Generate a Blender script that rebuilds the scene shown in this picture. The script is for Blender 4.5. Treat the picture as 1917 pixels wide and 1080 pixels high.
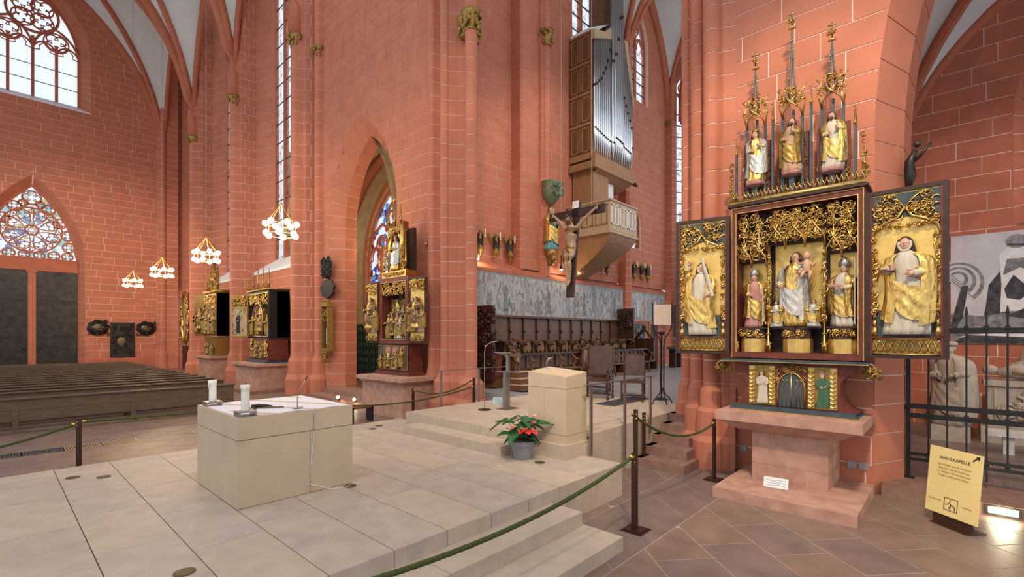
import bpy, math, random
from mathutils import Vector, Matrix, Euler
pi = math.pi
sin, cos, R = math.sin, math.cos, math.radians
scn = bpy.context.scene
col = scn.collection
for o in list(bpy.data.objects): bpy.data.objects.remove(o)

# ---------------------------------------------------------------- camera, sky, lamps, exposure
HEAD = R(42.7)
CAM = Vector((0, 0, 2.25))
cd = bpy.data.cameras.new('camera'); cam = bpy.data.objects.new('camera', cd); col.objects.link(cam)
cam.location = CAM; cam.rotation_euler = (R(90), 0, HEAD - R(90))
cd.sensor_width = 36; cd.lens = 902 / 1917 * 36; cd.shift_y = 87 / 1917; cd.clip_end = 300
scn.camera = cam
w = bpy.data.worlds.new('sky'); scn.world = w; w.use_nodes = True
bg = w.node_tree.nodes['Background']; bg.inputs[0].default_value = (0.86, 0.92, 1.0, 1); bg.inputs[1].default_value = .98
def lamp(name, kind, loc, power, color=(1, .78, .55), size=.3, target=None, angle=70, blend=.6):
    d = bpy.data.lights.new(name, kind); d.energy = power; d.color = color
    if kind in ('POINT', 'SPOT'): d.shadow_soft_size = size
    if kind == 'SPOT': d.spot_size = R(angle); d.spot_blend = blend
    if kind == 'AREA': d.size = size
    o = bpy.data.objects.new(name, d); col.objects.link(o); o.location = loc
    if target: o.rotation_euler = (Vector(target) - Vector(loc)).to_track_quat('-Z', 'Y').to_euler()
    return o
# added warm spots with no fixture, standing in for the church's spotlights
lamp('spot_high_altar_wall', 'SPOT', (1.5, -.5, 9.5), 2600, (1, .80, .58), .35, (8.3, 1.8, 2.6), 62)
lamp('spot_crossing', 'SPOT', (1.0, 2.0, 11), 1500, (1, .80, .58), .4, (7.5, 12, 2.5), 75)
lamp('spot_platform', 'SPOT', (1.5, 1.0, 11), 700, (1, .88, .74), .5, (4.5, 5.5, .4), 70)
lamp('spot_transept', 'SPOT', (-1, 17, 13), 1300, (1, .80, .58), .5, (7.6, 24, 2), 90)
lamp('spot_north_wall', 'SPOT', (1, 27, 11), 2000, (1, .80, .6), .5, (4, 39, 3), 90)
lamp('spot_choir', 'SPOT', (11, 4, 12), 1100, (1, .86, .72), .5, (15, 10.5, 4), 95)
lamp('arch_chapel_fill', 'POINT', (10.4, 16.8, 5.5), 160, (1, .82, .58), .25)  # added point fill without a fixture, brightens the ochre chapel walls
lamp('spot_chapel', 'SPOT', (10.5, -3.5, 7), 420, (1, .84, .68), .3, (14.8, -.3, 2.5), 90)
vs = scn.view_settings; vs.view_transform = 'Standard'; vs.look = 'None'; vs.gamma = 1; vs.use_curve_mapping = False; vs.exposure = 0.22

# ---------------------------------------------------------------- materials
M = {}
def mat(name, c, rough=.6, metal=0, var=.12, scale=6, bump=0, bscale=40, spec=.3, bdist=.02, emit=None, estr=0, c2=None, stretch=None, coat=0):
    m = bpy.data.materials.new(name); m.use_nodes = True; nt = m.node_tree; N = nt.nodes; L = nt.links
    p = N['Principled BSDF']; p.inputs['Roughness'].default_value = rough; p.inputs['Metallic'].default_value = metal
    p.inputs['Specular IOR Level'].default_value = spec; p.inputs['Coat Weight'].default_value = coat
    tc = N.new('ShaderNodeTexCoord'); geo = N.new('ShaderNodeNewGeometry')
    src = geo.outputs['Position']
    if stretch:
        mp = N.new('ShaderNodeMapping'); mp.inputs['Scale'].default_value = stretch; L.new(src, mp.inputs[0]); src = mp.outputs[0]
    nz = N.new('ShaderNodeTexNoise'); nz.inputs['Scale'].default_value = scale; nz.inputs['Detail'].default_value = 5; L.new(src, nz.inputs['Vector'])
    rp = N.new('ShaderNodeValToRGB'); L.new(nz.outputs[0], rp.inputs[0])
    e = rp.color_ramp.elements; e[0].position = .3; e[1].position = .7
    lo = [max(0, v * (1 - var)) for v in c]; hi = [min(1, v * (1 + var)) for v in (c2 or c)]
    e[0].color = (*lo, 1); e[1].color = (*hi, 1)
    L.new(rp.outputs[0], p.inputs['Base Color'])
    if bump:
        n2 = N.new('ShaderNodeTexNoise'); n2.inputs['Scale'].default_value = bscale; n2.inputs['Detail'].default_value = 4; L.new(src, n2.inputs['Vector'])
        b = N.new('ShaderNodeBump'); b.inputs['Strength'].default_value = bump; b.inputs['Distance'].default_value = bdist
        L.new(n2.outputs[0], b.inputs['Height']); L.new(b.outputs[0], p.inputs['Normal'])
    if emit: p.inputs['Emission Color'].default_value = (*emit, 1); p.inputs['Emission Strength'].default_value = estr
    M[name] = m; return m
mat('red', (.475, .166, .097), .75, var=.10, scale=1.6, bump=.05, bscale=9)
mat('red2', (.42, .135, .078), .75, var=.12, scale=2.2, bump=.05, bscale=9)
mat('joint', (.86, .66, .58), .85, var=.05)
mat('rib', (.44, .14, .075), .75, var=.10, scale=2)
mat('web', (.62, .62, .60), .9, var=.05, scale=.8)
mat('ochre', (.50, .38, .19), .9, var=.15, scale=3)
mat('lime', (.48, .38, .288), .55, var=.09, scale=5, bump=.12, bscale=90, spec=.4)
mat('lime2', (.45, .362, .292), .5, var=.12, scale=4, bump=.12, bscale=90, spec=.4)
mat('altarlime', (.53, .405, .275), .6, var=.07, scale=3, bump=.06, bscale=60, spec=.3)
mat('limejoint', (.14, .11, .09), .8)
mat('floor', (.215, .14, .108), .42, var=.16, scale=3, bump=.05, bscale=30, spec=.4)
mat('floor2', (.185, .13, .112), .42, var=.16, scale=3, bump=.05, bscale=30, spec=.4)
mat('floorjoint', (.36, .28, .235), .7)
mat('grey_floor', (.30, .29, .30), .35, var=.1, scale=2, spec=.45)
mat('sand', (.43, .225, .16), .75, var=.14, scale=5, bump=.15, bscale=50, c2=(.46, .265, .195))
mat('sandjoint', (.72, .52, .44), .8)
mat('brownstep', (.25, .14, .105), .6, var=.2, scale=6)
mat('pew', (.13, .088, .056), .5, var=.25, scale=6, stretch=(.6, 6, 6))
mat('oakdark', (.05, .021, .011), .35, var=.3, scale=7, stretch=(4, 4, .7), spec=.5)
mat('oakmid', (.135, .056, .024), .38, var=.22, scale=6, stretch=(4, 4, .6), spec=.5)
mat('oak', (.30, .155, .068), .5, var=.18, scale=5, stretch=(3, 3, .5))
mat('oaklight', (.46, .33, .20), .5, var=.12, scale=5, stretch=(3, 3, .5))
mat('gold', (.62, .39, .12), .32, 1, var=.25, scale=14, bump=.15, bscale=60)
mat('goldleaf', (.74, .49, .15), .42, .85, var=.14, scale=10, bump=.06, bscale=25)
mat('golddark', (.33, .20, .055), .45, .7, var=.35, scale=20)
mat('redwood', (.15, .035, .022), .5, var=.25, scale=8)
mat('darkwood', (.045, .022, .016), .5, var=.25, scale=8)
mat('blackpaint', (.014, .013, .014), .45)
mat('slate', (.055, .075, .085), .5, var=.25, scale=8)
mat('goldcloth', (.74, .49, .15), .36, .85, var=.14, scale=10, bump=.8, bscale=9, bdist=.06, stretch=(1.4, 1.4, .45))
mat('silvercloth', (.55, .52, .46), .4, .5, var=.12, bump=.8, bscale=9, bdist=.06, stretch=(1.4, 1.4, .45))
mat('skin', (.56, .33, .22), .55, var=.08, scale=8)
mat('corpus', (.40, .25, .15), .5, var=.2, scale=9)
mat('hair', (.09, .045, .025), .6, var=.3, scale=20)
mat('white_robe', (.54, .47, .37), .6, var=.12, scale=8, bump=.7, bscale=12, bdist=.04, stretch=(1.6, 1.6, .25))
mat('grey_robe', (.24, .24, .25), .6, var=.15, scale=8)
mat('pink_robe', (.44, .20, .18), .6, var=.12, scale=8)
mat('teal_robe', (.12, .28, .30), .55, var=.15, scale=8)
mat('green_robe', (.05, .12, .06), .6)
mat('silver', (.55, .52, .48), .35, .7, var=.12)
mat('bronze', (.045, .040, .036), .42, .6, var=.35, scale=3, bump=.1, bscale=12)
mat('bronze_pale', (.16, .12, .06), .45, .6, var=.3, scale=14)  # paler, browner bronze for floor sockets, altar cross and plaque tablets
mat('iron', (.03, .029, .03), .5, .5)
mat('postbrown', (.055, .028, .018), .4, .4)
mat('steel', (.34, .30, .27), .35, .85, var=.05)
mat('pipe', (.62, .66, .70), .22, 1, var=.06, scale=2)
mat('rope', (.062, .075, .018), .85, var=.25, scale=60, bump=.3, bscale=200)
mat('cloth', (.74, .70, .74), .8, var=.03, scale=4)
mat('wax', (.82, .78, .68), .45, var=.04)
mat('leather', (.062, .024, .012), .38, var=.35, scale=6, spec=.5)
mat('pot', (.22, .22, .23), .5, var=.06)
mat('leaf', (.02, .085, .018), .35, var=.35, scale=14, spec=.5)
mat('flower', (.62, .045, .035), .3, var=.25, scale=18, spec=.5)
mat('flowerpink', (.72, .16, .13), .3, var=.25, scale=18, spec=.5)
mat('yellow', (.86, .66, .27), .6, var=.03)
mat('ink', (.03, .025, .02), .7)
mat('inkgold', (.32, .23, .08), .7)
mat('paper', (.72, .74, .72), .6, var=.05)
mat('paperblue', (.42, .56, .56), .6, var=.05)
mat('poster', (.50, .49, .52), .7, var=.12, scale=3)
mat('posterdark', (.05, .05, .055), .7, var=.6, scale=9)
mat('postermid', (.20, .20, .21), .7, var=.5, scale=9)
mat('posterlight', (.66, .65, .66), .7, var=.1, scale=9)
mat('tomb', (.40, .34, .28), .75, var=.15, scale=6, bump=.2, bscale=30)
mat('marble', (.56, .55, .54), .4, var=.12, scale=8)
mat('lampglow', (1, .9, .7), .4, emit=(1, .82, .52), estr=14)
mat('spotglow', (1, .95, .8), .4, emit=(1, .90, .60), estr=16)
mat('screen', (.62, .54, .47), .7, var=.03)
mat('frame_grey', (.30, .31, .32), .6)
mat('lead', (.05, .05, .055), .5, .3)
mat('white_paint', (.70, .70, .72), .5, var=.04)
mat('grille', (.10, .105, .11), .5, .5)
mat('grillegold', (.45, .36, .2), .45, .6)
mat('canopy_green', (.17, .21, .13), .6, var=.35, scale=20)
def glass(name, tint, white=.75, cols=None):
    m = bpy.data.materials.new(name); m.use_nodes = True; nt = m.node_tree; N = nt.nodes; L = nt.links
    N.remove(N['Principled BSDF']); out = N['Material Output']
    tr = N.new('ShaderNodeBsdfTransparent'); tl = N.new('ShaderNodeBsdfTranslucent'); mx = N.new('ShaderNodeMixShader'); mx.inputs[0].default_value = 1 - white
    tr.inputs[0].default_value = (*tint, 1); tl.inputs[0].default_value = (*tint, 1)
    if cols:
        geo = N.new('ShaderNodeNewGeometry'); v = N.new('ShaderNodeTexVoronoi'); v.inputs['Scale'].default_value = cols[0]
        L.new(geo.outputs['Position'], v.inputs['Vector']); rp = N.new('ShaderNodeValToRGB'); rp.color_ramp.interpolation = 'CONSTANT'
        sp = N.new('ShaderNodeSeparateColor'); L.new(v.outputs['Color'], sp.inputs[0]); L.new(sp.outputs[0], rp.inputs[0])
        es = rp.color_ramp.elements
        for i, (ps, c) in enumerate(cols[1]):
            e = es[i] if i < 2 else es.new(ps)
            e.position = ps; e.color = (*c, 1)
        L.new(rp.outputs[0], tr.inputs[0]); L.new(rp.outputs[0], tl.inputs[0])
    L.new(tr.outputs[0], mx.inputs[1]); L.new(tl.outputs[0], mx.inputs[2]); L.new(mx.outputs[0], out.inputs[0])
    M[name] = m
glass('glass', (.96, .97, 1), .92)
glass('glass_leaded', (.88, .90, .93), .9, (7, [(0, (.97, .97, 1)), (.55, (.86, .88, .9)), (.8, (.97, .97, 1)), (.93, (.66, .68, .7))]))
glass('glass_rose', (.8, .9, .92), .9, (4, [(0, (.95, .97, .97)), (.45, (.62, .78, .76)), (.62, (.93, .95, .97)), (.82, (.50, .58, .72)), (.93, (.8, .7, .5))]))
glass('glass_stained', (.8, .8, .9), .85, (4.5, [(0, (.9, .93, .97)), (.4, (.16, .25, .7)), (.55, (.92, .94, .97)), (.72, (.55, .2, .12)), (.8, (.3, .5, .75)), (.92, (.75, .55, .2))]))
def painting(name, cols, scale=5, sy=.5, rough=.7):
    m = mat(name, cols[0], rough); nt = m.node_tree; N = nt.nodes; L = nt.links; p = N['Principled BSDF']
    geo = N.new('ShaderNodeNewGeometry'); mp = N.new('ShaderNodeMapping'); mp.inputs['Scale'].default_value = (1, 1, sy); L.new(geo.outputs['Position'], mp.inputs[0])
    nz = N.new('ShaderNodeTexNoise'); nz.inputs['Scale'].default_value = scale; nz.inputs['Detail'].default_value = 7; nz.inputs['Distortion'].default_value = 1.3; L.new(mp.outputs[0], nz.inputs['Vector'])
    rp = N.new('ShaderNodeValToRGB'); L.new(nz.outputs[0], rp.inputs[0]); es = rp.color_ramp.elements; n = len(cols)
    for i, c in enumerate(cols):
        e = es[i] if i < 2 else es.new(.5)
        e.position = .28 + .44 * i / (n - 1); e.color = (*c, 1)
    L.new(rp.outputs[0], p.inputs['Base Color'])
painting('fresco', [(.16, .17, .18), (.40, .28, .25), (.13, .17, .18), (.46, .47, .46), (.18, .22, .23), (.40, .38, .36), (.24, .17, .15)], 4.2, .4)
painting('curtain', [(.012, .03, .022), (.03, .06, .04), (.012, .035, .03), (.10, .08, .03), (.012, .03, .025)], 5, .8)
painting('panelpaint', [(.25, .17, .08), (.08, .03, .02), (.35, .27, .15), (.14, .05, .04), (.05, .04, .035), (.42, .33, .2)], 6, .6)
painting('relief', [(.05, .025, .012), (.55, .36, .10), (.16, .085, .035), (.66, .45, .14), (.09, .045, .02)], 9, .7, .45)

# ---------------------------------------------------------------- mesh helpers
class B:
    def __init__(s): s.v = []; s.f = []; s.m = Matrix.Identity(4)
    def at(s, loc=(0, 0, 0), rz=0, rx=0, ry=0, sc=1):
        s.m = Matrix.Translation(loc) @ Euler((rx, ry, rz)).to_matrix().to_4x4() @ Matrix.Scale(sc, 4); return s
    def add(s, vs, fs):
        n = len(s.v); s.v += [tuple(s.m @ Vector(v)) for v in vs]; s.f += [tuple(i + n for i in f) for f in fs]; return s
    def box(s, x0, y0, z0, x1, y1, z1):
        return s.add([(x0, y0, z0), (x1, y0, z0), (x1, y1, z0), (x0, y1, z0), (x0, y0, z1), (x1, y0, z1), (x1, y1, z1), (x0, y1, z1)],
                     [(0, 3, 2, 1), (4, 5, 6, 7), (0, 1, 5, 4), (1, 2, 6, 5), (2, 3, 7, 6), (3, 0, 4, 7)])
    def prism(s, poly, z0, z1, top=None):
        n = len(poly); t = top or poly
        return s.add([(x, y, z0) for x, y in poly] + [(x, y, z1) for x, y in t],
                     [tuple(range(n))[::-1], tuple(range(n, 2 * n))] + [(i, (i + 1) % n, n + (i + 1) % n, n + i) for i in range(n)])
    def plate(s, poly, y0, y1):      # poly in (x, z), extruded along y
        n = len(poly)
        return s.add([(x, y0, z) for x, z in poly] + [(x, y1, z) for x, z in poly],
                     [tuple(range(n)), tuple(range(n, 2 * n))[::-1]] + [(i, n + i, n + (i + 1) % n, (i + 1) % n) for i in range(n)])
    def lathe(s, prof, n=12, c=(0, 0, 0), ell=(1, 1)):
        vs = []; fs = []; k = len(prof)
        for r, z in prof:
            for i in range(n):
                a = 2 * pi * i / n; vs.append((c[0] + r * cos(a) * ell[0], c[1] + r * sin(a) * ell[1], c[2] + z))
        for j in range(k - 1):
            for i in range(n): fs.append((j * n + i, j * n + (i + 1) % n, (j + 1) * n + (i + 1) % n, (j + 1) * n + i))
        fs.append(tuple(range(n))[::-1]); fs.append(tuple(range((k - 1) * n, k * n)))
        return s.add(vs, fs)
    def ball(s, c, r, n=10, k=6):
        rr = r if hasattr(r, '__len__') else (r, r, r); vs = []; fs = []
        for j in range(k + 1):
            t = pi * j / k
            for i in range(n):
                a = 2 * pi * i / n; vs.append((c[0] + rr[0] * sin(t) * cos(a), c[1] + rr[1] * sin(t) * sin(a), c[2] - rr[2] * cos(t)))
        for j in range(k):
            for i in range(n): fs.append((j * n + i, j * n + (i + 1) % n, (j + 1) * n + (i + 1) % n, (j + 1) * n + i))
        return s.add(vs, fs)
    def tube(s, pts, r, n=6, closed=False, flat=None):
        pts = [Vector(p) for p in pts]; k = len(pts)
        if k < 2: return s
        vs = []; fs = []; up = Vector((0, 0, 1))
        for j, p in enumerate(pts):
            if closed: t = pts[(j + 1) % k] - pts[j - 1]
            else: t = pts[min(j + 1, k - 1)] - pts[max(j - 1, 0)]
            if t.length < 1e-9: t = Vector((0, 0, 1))
            t.normalize()
            u = up.cross(t)
            if u.length < .15: u = Vector((0, 1, 0)).cross(t)
            if u.length < .15: u = Vector((1, 0, 0)).cross(t)
            u.normalize(); v = t.cross(u)
            q = r[j] if hasattr(r, '__len__') else r
            for i in range(n):
                a = 2 * pi * (i + .5) / n; vs.append(tuple(p + u * q * cos(a) * (flat or 1) + v * q * sin(a)))
        rng = k if closed else k - 1
        for j in range(rng):
            for i in range(n):
                a, b = j * n, ((j + 1) % k) * n
                fs.append((a + i, a + (i + 1) % n, b + (i + 1) % n, b + i))
        if not closed: fs.append(tuple(range(n))[::-1]); fs.append(tuple(range((k - 1) * n, k * n)))
        return s.add(vs, fs)
    def grid(s, fn, nu, nv):
        vs = [fn(i / nu, j / nv) for j in range(nv + 1) for i in range(nu + 1)]
        return s.add(vs, [(j * (nu + 1) + i, j * (nu + 1) + i + 1, (j + 1) * (nu + 1) + i + 1, (j + 1) * (nu + 1) + i) for j in range(nv) for i in range(nu)])
    def data(s, name, m, smooth=False):
        me = bpy.data.meshes.new(name); me.from_pydata(s.v, [], s.f); me.update()
        if m: me.materials.append(M[m] if isinstance(m, str) else m)
        if smooth: me.polygons.foreach_set('use_smooth', [True] * len(me.polygons))
        return me
    def obj(s, name, m, parent=None, smooth=False, **kw):
        o = link(name, s.data(name, m, smooth), parent)
        tag(o, **kw); return o
def link(name, data, parent=None, loc=None, rz=0):
    o = bpy.data.objects.new(name, data); col.objects.link(o); o.parent = parent
    if loc is not None: o.location = loc
    if rz: o.rotation_euler.z = rz
    return o
def tag(o, label=None, cat=None, group=None, kind=None):
    if label: o['label'] = label
    if cat: o['category'] = cat
    if group: o['group'] = group
    if kind: o['kind'] = kind
    return o
def thing(name, label, cat, loc=(0, 0, 0), rz=0, group=None):
    o = link(name, None, None, loc, rz); o.empty_display_size = .1
    return tag(o, label, cat, group)
def copy_tree(o, parent=None):
    c = o.copy(); col.objects.link(c); c.parent = parent
    for ch in o.children: copy_tree(ch, c)
    return c
def struct(name, parent=None):
    o = link(name, None, parent); o['kind'] = 'structure'; return o
def arc(cx, cy, r, a0, a1, n):
    return [(cx + r * cos(R(a0 + (a1 - a0) * i / n)), cy + r * sin(R(a0 + (a1 - a0) * i / n))) for i in range(n + 1)]
def arch_half(w, h, z):               # half-width of a pointed arch of half span w, rise h, at height z above its springing
    if z <= 0: return w
    if z >= h: return -1
    rr = (w * w + h * h) / (2 * w); return w - rr + math.sqrt(max(0, rr * rr - z * z))
def arch_pts(w, h, n=10):             # points of a pointed arch from (w,0) over the apex to (-w,0)
    rr = (w * w + h * h) / (2 * w); a = math.asin(min(1, h / rr)); 
    p = [(w - rr + rr * cos(a * i / n), rr * sin(a * i / n)) for i in range(n + 1)]
    return p + [(-x, z) for x, z in p[::-1][1:]]
# ---------------------------------------------------------------- masonry
FW, RT = Vector((cos(HEAD), sin(HEAD), 0)), Vector((sin(HEAD), -cos(HEAD), 0))
def seen(p):
    d = Vector(p) - CAM; f = d.dot(FW)
    if f < .5: return 0
    return (1 if abs(d.dot(RT) / f) < 1.08 and -.52 < d.z / f < .72 else .02) / f ** 2
def masonry(par, O, U, length, z0, z1, course, blen, holes=(), mats=('red', 'joint'), name='stone', limit=300, proud=.012, gap=.018, depth=.35, seed=1, off=0):
    U = Vector((*U, 0)).normalized(); rz = math.atan2(U.y, U.x)
    root = link('masonry_core', None, par, (O[0], O[1], 0), rz) if par is None else par
    rnd = random.Random(seed); core = B(); items = []; n = max(1, round((z1 - z0) / course)); ch = (z1 - z0) / n
    cens = sorted({round(sum(h) / 2, 3) for hf in holes for h in [hf(z0 + (z1 - z0) * q / 200) for q in range(201)] if h})
    segs = [0] + [(p + q) / 2 for p, q in zip(cens, cens[1:]) if q - p > .3] + [length]
    def clip(ua, ub, za, zb):
        zs = [za + (zb - za) * k / 4 for k in range(5)]
        for hf in holes:
            hs = [hf(za + 1e-3 if k == 0 else zb - 1e-3 if k == 4 else z) for k, z in enumerate(zs)]
            if not any(h and h[1] > ua and h[0] < ub for h in hs): continue
            c = next(sum(h) / 2 for h in hs if h); hs = [h or (c, c) for h in hs]; out = []
            L = [max(ua, min(ub, h[0])) for h in hs]; Q = [min(ub, max(ua, h[1])) for h in hs]
            if max(L) - ua > .03: out.append([(ua, za)] + [(L[k], zs[k]) for k in range(5)] + [(ua, zb)])
            if ub - min(Q) > .03: out.append([(ub, zb)] + [(Q[4 - k], zs[4 - k]) for k in range(5)] + [(ub, za)])
            return out
        return None
    for j in range(n):
        za, zb = z0 + j * ch, z0 + (j + 1) * ch
        u = -rnd.uniform(.15, .85) * blen if j % 2 else -rnd.uniform(0, .3) * blen
        u += off
        for sa, sb in zip(segs, segs[1:]):
            c0 = clip(sa, sb, za, zb)
            for poly in ([[(sa, za), (sb, za), (sb, zb), (sa, zb)]] if c0 is None else c0): core.plate(poly, 0, depth)
        while u < length - .03:
            L = blen * rnd.uniform(.85, 1.15); ua, ub = max(0, u), min(length, u + L); u += L
            if length - u < .2 * blen: ub = length; u = length
            if ub - ua < .06: continue
            a, b_, c, d = ua + gap / 2, ub - gap / 2, za + gap / 2, zb - gap / 2
            pl = clip(a, b_, c, d); mid = Vector((O[0], O[1], 0)) + U * (ua + ub) / 2 + Vector((0, 0, (za + zb) / 2))
            for poly in ([[(a, c), (b_, c), (b_, d), (a, d)]] if pl is None else pl):
                items.append((seen(mid) * (ub - ua), poly, rnd.random()))
    co = core.obj('core', mats[1], root)
    co.matrix_parent_inverse = Matrix(); 
    if par is not None: co.location = (O[0], O[1], 0); co.rotation_euler.z = rz
    items.sort(key=lambda t: -t[0]); rest = B(); cache = {}
    for k, (sz, poly, rv) in enumerate(items):
        if k < limit and sz > 0:
            x, z = poly[0]; key = tuple((round(p[0] - x, 2), round(p[1] - z, 3)) for p in poly)
            me = cache.get(key)
            if me is None:
                b = B().plate([(p[0] - x, p[1] - z) for p in poly], -proud, .003); me = cache[key] = b.data(name, mats[0])
            lx = Vector((O[0], O[1], z)) + U * x if par is not None else Vector((x, 0, z))
            link(name, me, root, lx, rz if par is not None else 0)
        else: rest.plate(poly, -proud, .003)
    if rest.v:
        r = rest.obj(name + '_rest', mats[0], root, kind='stuff')
        if par is not None: r.location = (O[0], O[1], 0); r.rotation_euler.z = rz
    return root
def wall(name, *a, **k):
    s = struct(name); masonry(s, *a, **k); return s
def offset(prof, d):                  # shift an open plan polyline to its right side
    out = []
    for i, p in enumerate(prof):
        a = Vector(prof[max(i - 1, 0)]); c = Vector(prof[min(i + 1, len(prof) - 1)]); t = (c - a)
        t = t.normalized() if t.length > 1e-6 else Vector((1, 0)); out.append((p[0] + t.y * d, p[1] - t.x * d))
    return out
def strip(b, prof, z0, z1, d0=0., d1=.012, cuts=()):
    o, i = offset(prof, d1), offset(prof, d0); n = len(prof)
    vs = [(*p, z0) for p in i] + [(*p, z0) for p in o] + [(*p, z1) for p in o] + [(*p, z1) for p in i]
    fs = []
    for k in range(n - 1):
        if k in cuts: continue
        for q in range(3): fs.append((q * n + k, q * n + k + 1, (q + 1) * n + k + 1, (q + 1) * n + k))
    b.add(vs, fs)
def sect(prof, sections):             # loft of an open plan polyline: [(outward offset, z)...]
    b = B(); n = len(prof); vs = []
    for d, z in sections: vs += [(*p, z) for p in offset(prof, d)]
    return b.add(vs, [(q * n + k, q * n + k + 1, (q + 1) * n + k + 1, (q + 1) * n + k) for q in range(len(sections) - 1) for k in range(n - 1)])
def pier(name, prof, z0, z1, course, cutsA=(), cutsB=(), limit=60, base=None, mats=('red', 'joint')):
    s = struct(name)
    sect(prof, [(0, z0), (0, z1)]).obj('core', mats[1], s)
    zb = z0
    if base:
        sect(prof, [(d, z0 + z) for d, z in base]).obj('plinth', mats[0], s); zb = z0 + base[-1][1]
    n = round((z1 - zb) / course); ch = (z1 - zb) / n; me = []
    for cu in (cutsA, cutsB):
        b = B(); strip(b, prof, .009, ch - .009, cuts=cu); me.append(b.data('stone_course', mats[0]))
    for j in range(n): link('stone_course', me[j % 2], s, (0, 0, zb + j * ch))
    return s
def slit(prof, marks, w=.018):        # insert narrow slits into straight runs; returns the polyline and the slit segment ids
    out = []; cuts = []
    for i in range(len(prof) - 1):
        a, b = Vector(prof[i]), Vector(prof[i + 1]); L = (b - a).length; out.append(prof[i])
        for k, f in marks:
            if k == i:
                for q in (f * L - w / 2, f * L + w / 2):
                    p = a + (b - a) * (q / L); out.append((p.x, p.y))
                cuts.append(len(out) - 2)
    out.append(prof[-1]); return out, cuts
def arch_path(w, h, z0, zs, course=.4, na=9, nj=0):
    nj = nj or max(1, round((zs - z0) / course)); a = [(w, z0 + (zs - z0) * k / nj) for k in range(nj)]
    p = [(x, z + zs) for x, z in arch_pts(w, h, na)]
    return a + p + [(-x, z) for x, z in a[::-1]]
def reveal(par, cx, po, pi_, y0, y1, mats=('red', 'joint'), gap=.018, name='voussoir', sep=True):
    """splayed jamb and arch stones between an outer outline at depth y0 and an inner one at depth y1 (local x, z; y into the wall)"""
    co = B(); n = len(po)
    vs = [(cx + x, y0 + .008, z) for x, z in po] + [(cx + x, y1 + .008, z) for x, z in pi_]
    sx = lambda k, f, P: (P[k][0] + (P[k + 1][0] - P[k][0]) * f, P[k][1] + (P[k + 1][1] - P[k][1]) * f)
    co.add([(x - (.012 if x > cx else -.012) * -1, y, z) for x, y, z in vs], [(k, k + 1, n + k + 1, n + k) for k in range(n - 1)]).obj('core', mats[1], par)
    allb = B()
    for k in range(n - 1):
        L = math.dist(po[k], po[k + 1]); f = min(.2, gap / 2 / max(L, 1e-3)); b = B() if sep else allb
        A, C, D, E_ = sx(k, f, po), sx(k, 1 - f, po), sx(k, 1 - f, pi_), sx(k, f, pi_)
        q = [(cx + A[0], y0, A[1]), (cx + C[0], y0, C[1]), (cx + D[0], y1, D[1]), (cx + E_[0], y1, E_[1])]
        b.add(q + [(x + (.02 if x > cx else -.02), y + .004, z) for x, y, z in q], [(0, 1, 2, 3), (0, 4, 5, 1), (1, 5, 6, 2), (2, 6, 7, 3), (3, 7, 4, 0)])
        if sep: b.obj(name, mats[0], par)
    if not sep: allb.obj('arch_stones', mats[0], par)
def foil(b, cx, cz, r, n, tr, y=0, lobe=.52, rot=0, seg=7):
    pts = []
    for k in range(n):
        a = 2 * pi * k / n + rot; c = (cx + r * (1 - lobe) * cos(a), cz + r * (1 - lobe) * sin(a)); half = pi / 2 + pi / n * .9
        for i in range(seg + 1):
            t = a - half + 2 * half * i / seg; pts.append((c[0] + r * lobe * cos(t), y, c[1] + r * lobe * sin(t)))
    b.tube(pts, tr, 5, closed=True)
def ring(b, cx, cz, r, tr, y=0, n=28, sq=4): b.tube([(cx + r * cos(2 * pi * i / n), y, cz + r * sin(2 * pi * i / n)) for i in range(n)], tr, sq, closed=True)
RIBS = set()
def vault_bay(par, x0, x1, y0, y1, zs, hd, hx, hy, rr=.16, n=12, sides='NSEW'):
    """quadripartite bay: diagonal ribs, wall/transverse ribs and webs"""
    cx, cy = (x0 + x1) / 2, (y0 + y1) / 2; webs = B()
    def q(w, h, t):                    # half pointed arch, t from springing to apex: (distance from springing, height)
        rr_ = (w * w + h * h) / (2 * w); a = math.asin(min(1, h / rr_)) * t; return rr_ - rr_ * cos(a), rr_ * sin(a)
    for sx in (x0, x1):
        for sy in (y0, y1):
            dx, dy = cx - sx, cy - sy; D = math.hypot(dx, dy)
            def diag(t): d, h = q(D, hd, t); return Vector((sx + dx / D * d, sy + dy / D * d, zs + h))
            def ax(t): d, h = q(abs(dx), hx, t); return Vector((sx + math.copysign(d, dx), sy, zs + h))
            def ay(t): d, h = q(abs(dy), hy, t); return Vector((sx, sy + math.copysign(d, dy), zs + h))
            for nm, fn, r_ in (('rib', diag, rr), ('rib', ax, rr * 1.8), ('rib', ay, rr * .9)):
                key = tuple(round(v, 1) for v in (*fn(0), *fn(1)))
                if key in RIBS: continue
                RIBS.add(key); b = B(); b.tube([fn(i / n) for i in range(n + 1)], r_, 6); b.tube([fn(i / n) - Vector((0, 0, r_ * .8)) for i in range(n + 1)], r_ * .55, 6); b.obj(nm, 'rib', par, True)
            for fn in (ax, ay):
                webs.grid(lambda u, v: tuple(diag(v).lerp(fn(v), u) + Vector((0, 0, .02 + .25 * sin(pi * u) * v))), 4, n)
    webs.obj('web', 'web', par, True)
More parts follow.
